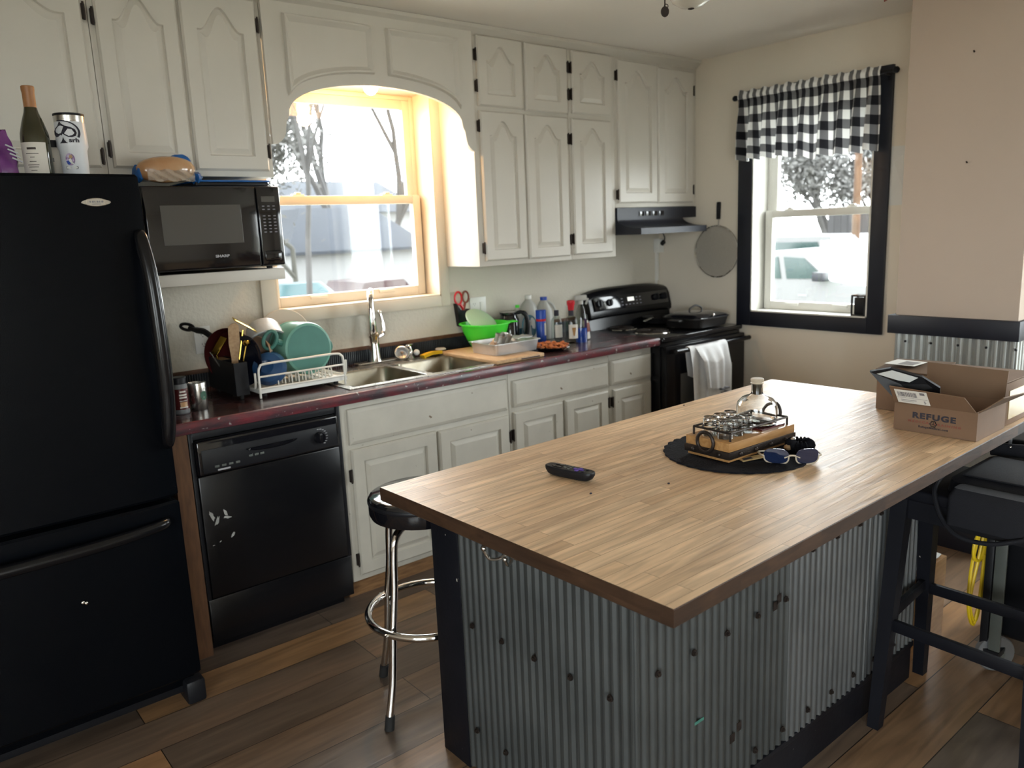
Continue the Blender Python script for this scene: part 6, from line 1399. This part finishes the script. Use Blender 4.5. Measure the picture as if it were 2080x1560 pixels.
MB().box(ax0+.012, ax1-.012, ay0+.012, ay1-.012, az0+.008, az1-.014, bev=.004).build('insert', 'blacksoft', sbx)
pn_ = thing('wall_notice', 'white folded paper sheet fixed to the wall between side window and chase', 'paper', (-.004, -1.57, 1.73))
MB().box(-.004, -.001, -1.640, -1.530, 1.585, 1.878).build('sheet', 'paper', pn_)
slab('folded_corner', [(-.005, -1.545, 1.80), (-.018, -1.60, 1.835), (-.005, -1.60, 1.66)], .001, 'paper', pn_)
# ------------------------------------------------------------------ ceiling fan light hanging over the island
fn = thing('ceiling_fan', 'frosted glass ceiling fan light bowl with a hanging pull chain', 'ceiling fan', (-2.01, -1.82, H))
fx_, fy_ = -2.01, -1.82; zb_ = 2.203
MB().lathe([(.075, H-.0005), (.075, H-.03), (.02, H-.045), (.02, zb_+.19), (.10, zb_+.185), (.115, zb_+.15), (.115, zb_+.10), (.06, zb_+.085)], (fx_, fy_, 0), 32).build('motor_housing', 'iron', fn)
MB().lathe([(.062, zb_+.085), (.075, zb_+.07), (.072, zb_+.045), (.058, zb_+.020), (.035, zb_+.006), (.012, zb_), (.001, zb_)], (fx_, fy_, 0), 36, False).build('glass_bowl', 'frost', fn)
MB().lathe([(.010, zb_+.006), (.010, zb_-.002), (.002, zb_-.004)], (fx_, fy_, 0), 16).build('bowl_nut', 'iron', fn)
for i in range(4):
    a = .6+i*PI/2; d = Vector((math.cos(a), math.sin(a), 0)); n_ = Vector((-d.y, d.x, 0)); c0 = Vector((fx_, fy_, zb_+.17))
    mb = MB(); mb.loops([[tuple(c0+d*r+n_*w+Vector((0, 0, t+.010*(w > 0)))) for r, w in ((.12, -.025), (.22, -.055), (.58, -.065), (.60, 0), (.58, .065), (.22, .055), (.12, .025))] for t in (0, .006)]); mb.build('blade', 'brownpanel', fn)
ch = Vector((-2.095, -1.785, 0))
MB().tube([(ch.x, ch.y, zb_+.09), (ch.x, ch.y, 2.205)], .0022, 6).build('pull_chain', 'iron', fn)
mdl = Vector((-2.0, -1.79, 0)); cx_, cy_ = ch.x, ch.y
F = frame((cx_, cy_, 2.190), (_r.x, _r.y, 0), (0, 0, 1)); 
mb = MB(F); mb.loops([[(.013*s*math.cos(2*PI*i/24), .016*s*math.sin(2*PI*i/24), z) for i in range(24)] for s, z in ((.9, -.003), (1, -.001), (1, .001), (.9, .003))]); mb.build('pull_medallion', 'iron', fn)
MB(F).tube([(.004+.006*math.cos(2*PI*i/16), .016+.006*math.sin(2*PI*i/16), 0) for i in range(16)], .0014, 6, closed=True).build('pull_ring', 'iron', fn)
rbs = tag(MB().loops([[(-.95, -1.905, H-.0005), (-.947, -1.912, H-.0005), (-.947, -1.909, H-.0005)], [(-.955, -1.905, 2.41), (-.950, -1.913, 2.41), (-.951, -1.908, 2.41)], [(-.944, -1.915, 2.346), (-.938, -1.925, 2.352), (-.941, -1.918, 2.350)]]).build('ribbon', 'redink'), 'thin red ribbon tail hanging from the ceiling near the chase', 'ribbon')
# ------------------------------------------------------------------ outdoors
gm = MB(); 
def gz(x, y): return -.62-.055*max(0, y-2)-.02*max(0, x-4)
gm.grid(24, 24, lambda u, v: (-35+75*u, -40+85*v, gz(-35+75*u, -40+85*v)))
tag(gm.build('ground', 'ground'), kind='structure')
hs = thing('garage', 'white garage with a blue-grey shingle roof beyond the sink window', 'garage', (5.2, 15, -1.3))
MB().box(3.7, 7.15, 14.0, 17.5, gz(5, 14)-.2, 1.25).build('wall', 'siding', hs)
mb = MB(); mb.prism([(3.55, 1.18), (4.75, 2.25), (6.40, 2.25), (7.35, 1.18)], 13.7, 13.95, 'y')
mb = MB(); mb.loops([[(3.45, 13.7, 1.17), (7.35, 13.7, 1.17), (7.35, 17.8, 1.17), (3.45, 17.8, 1.17)], [(3.45, 13.7, 1.24), (7.35, 13.7, 1.24), (7.35, 17.8, 1.24), (3.45, 17.8, 1.24)], [(4.55, 15.2, 2.28), (6.55, 15.2, 2.28), (6.55, 16.2, 2.28), (4.55, 16.2, 2.28)]])
mb.build('roof', 'roof', hs)
h2 = thing('house', 'distant grey-roofed house showing above the garage', 'house', (11, 26, -1))
MB().box(9.5, 15, 26, 31, -2, 2.6).build('wall', 'siding', h2)
MB().loops([[(9.2, 25.6, 2.5), (15.3, 25.6, 2.5), (15.3, 31.4, 2.5), (9.2, 31.4, 2.5)], [(10.2, 28, 3.9), (14.3, 28, 3.9), (14.3, 29, 3.9), (10.2, 29, 3.9)]]).build('roof', 'roof', h2)
def tree(name, label, base, h, m_, seed, r0=.10, spread=.55, depth=5, group=None, twig=None, kids=(2, 3), droop=0.0, tl=.36, dec=.68, rmin=.008, leaves=None):
    rnd = random.Random(seed); t = thing(name, label, 'tree', base, group); tr, tw = MB(), MB()
    ends = []
    def grow(p, d, L, r, k):
        n_ = 4; pts = [p]; q_ = p.copy(); dd = d.copy()
        for i in range(n_):
            dd = (dd+Vector((rnd.uniform(-1, 1), rnd.uniform(-1, 1), rnd.uniform(-.4, .6)-droop))*.13).normalized(); q_ = q_+dd*(L/n_); pts.append(q_.copy())
        tgt = tr if k > depth-3 else tw
        tgt.tube(pts, [max(rmin, r*(1-.35*i/n_)) for i in range(n_+1)], 6 if k > depth-2 else 4)
        ends.append(q_.copy())
        if k <= 0: return
        for j in range(rnd.choice(kids)):
            i = rnd.randint(2, n_); nd = (dd+Vector((rnd.uniform(-1, 1), rnd.uniform(-1, 1), rnd.uniform(-.3, .7)))*spread).normalized()
            grow(pts[i] if j else pts[-1], nd, L*rnd.uniform(.58, .8), max(rmin, r*dec), k-1)
    grow(Vector(base), Vector((0, 0, 1)), h*tl, r0, depth)
    tr.build('trunk', m_, t); tw.build('branches', twig or m_, t)
    if leaves:
        fo_ = MB()
        for i in range(leaves[0]):
            c = rnd.choice(ends)+Vector((rnd.gauss(0, 1), rnd.gauss(0, 1), rnd.gauss(0, 1)))*leaves[2]; s = leaves[1]*rnd.uniform(.6, 1.4)
            a, b = Vector((rnd.gauss(0, 1), rnd.gauss(0, 1), rnd.gauss(0, 1))).normalized(), Vector((rnd.gauss(0, 1), rnd.gauss(0, 1), rnd.gauss(0, 1))).normalized()
            fo_.face([fo_.V(c+a*s), fo_.V(c+b*s*.6), fo_.V(c-a*s), fo_.V(c-b*s*.6)])
        fo_.build('foliage', leaves[3], t, smooth=0)
    return t
G_ = 'bare trees outside the sink window'
tree('bare_tree', 'bare pale tree behind the garage just right of centre in the sink window', (8.0, 19.0, -1.8), 9.8, 'bark2', 3, .17, .38, 6, G_, 'bark2', (2, 3), 0, .40, rmin=.012)
tree('bare_tree', 'bare pale tree behind the garage at the right edge of the sink window', (9.3, 19.8, -1.8), 10.0, 'bark2', 9, .17, .38, 6, G_, 'bark2', (2, 3), 0, .40, rmin=.012)
tree('bare_tree', 'dense bare twiggy tree at the left of the sink window', (2.7, 11.5, -1.0), 6.6, 'twig', 21, .07, .8, 7, G_, 'twig', (2, 3, 3), rmin=.010, leaves=(14000, .05, .30, 'twigpale'))
tree('bare_tree', 'second dense twiggy tree behind the left one in the sink window', (4.2, 18.5, -1.3), 9.0, 'twig', 31, .10, .8, 7, G_, 'twig', (2, 3, 3), rmin=.014, leaves=(9000, .08, .4, 'twigpale'))
tree('bare_tree', 'slim pale trunk in front of the garage in the lower sink window', (1.55, 8.5, -.9), 6.5, 'bark2', 14, .06, .3, 5, G_, tl=.5, rmin=.011)
tree('bare_tree', 'tall bare tree left of the fence through the side window', (22.0, 11.0, -1.0), 11, 'bark', 41, .17, .6, 7, 'bare trees outside the side window', kids=(2, 3, 3), droop=.1, tl=.17, rmin=.016, leaves=(5000, .08, .30, 'twigpale'))
tree('bare_tree', 'bare tree above the fence at the right of the side window', (24.0, 9.9, -1.0), 10, 'bark', 47, .15, .65, 7, 'bare trees outside the side window', kids=(2, 3, 3), droop=.1, tl=.2, rmin=.016, leaves=(5000, .08, .30, 'twigpale'))
bn = thing('tarp_bin', 'teal covered bin at the lower left of the sink window', 'bin', (1.75, 9, -1))
MB().loops([rrect(1.25, 2.15, 9.0, 9.8, .15, gz(2, 9)), rrect(1.2, 2.2, 8.95, 9.85, .18, .62), rrect(1.35, 2.05, 9.1, 9.7, .2, .80)]).build('bin_body', 'bin', bn)
cr2 = thing('parked_car', 'dark red car parked by the garage at the lower right of the sink window', 'car', (3.7, 10.6, -1))
MB().loops([[(x, y, z) for x, z in ((3.0, -.95), (3.0, -.45), (3.35, -.40), (3.6, .02), (4.5, .04), (4.85, -.38), (5.2, -.45), (5.25, -.95))] for y in (10.5, 12.1)]).build('car_body', 'carpaint', cr2)
cr2.location.z += .62
for x in (3.45, 4.8):
    MB().cyl((x, 10.46, -.33), (x, 10.62, -.33), .30, n=20).build('wheel', 'rub', cr2)
tk = thing('pickup_truck', 'white pickup truck parked outside the side window', 'truck', (7.4, 3.0, -.9))
mb = MB(); zg = gz(7.4, 3)
prof = [(5.4, zg+.35), (5.4, .58), (3.95, .60), (3.78, 1.03), (3.05, 1.0), (2.58, .60), (1.55, .48), (1.48, .10), (1.48, zg+.35)]
mb.prism(prof, 7.0, 8.7, 'x'); mb.build('body', 'truck', tk)
MB().prism([(3.30, .62), (3.36, .955), (3.02, .935), (2.66, .63)], 6.985, 7.0, 'x').build('side_window', 'truckglass', tk)
MB().prism([(3.80, .62), (3.74, .95), (3.46, .955), (3.40, .62)], 6.985, 7.0, 'x').build('side_window', 'truckglass', tk)
MB().box(6.80, 7.0, 2.60, 2.78, .60, .74, bev=.02).build('mirror', 'blacksoft', tk)
for y in (2.30, 4.75): 
    w = MB().cyl((6.98, y, zg+.40), (7.22, y, zg+.40), .40, n=28).build('wheel', 'rub', tk)
    MB().cyl((6.965, y, zg+.40), (6.98, y, zg+.40), .22, n=20).build('hub', 'alum', w)
MB().box(6.988, 7.0, 2.95, 3.10, .36, .385).build('door_handle', 'greyplastic', tk)
t2 = thing('van', 'pale blue-windowed van roof behind the truck outside the side window', 'van', (10, 4.7, -1))
MB().prism([(3.9, gz(10, 4)+.3), (3.9, .55), (4.25, 1.18), (6.5, 1.2), (6.5, gz(10, 4)+.3)], 10, 11.8, 'x').build('body', 'truck', t2)
MB().prism([(4.35, .75), (4.50, 1.08), (6.0, 1.08), (6.0, .75)], 9.985, 10, 'x').build('side_window', 'truckglass', t2)
fc = thing('board_fence', 'grey weathered board fence beyond the truck', 'fence', (14, 6, -1))
for i in range(14): MB().box(13.98, 14.02, 4.2+.165*i, 4.2+.165*i+.15, gz(14, 5), 1.62+.03*math.sin(i*2.1)).build('board', 'fence', fc)
tag(MB().cyl((11, 4.26, gz(11, 4)), (11, 4.30, 7.0), .075, .065, 14).build('utility_pole', 'pole'), 'orange-brown wooden pole at the right of the side window view', 'pole')
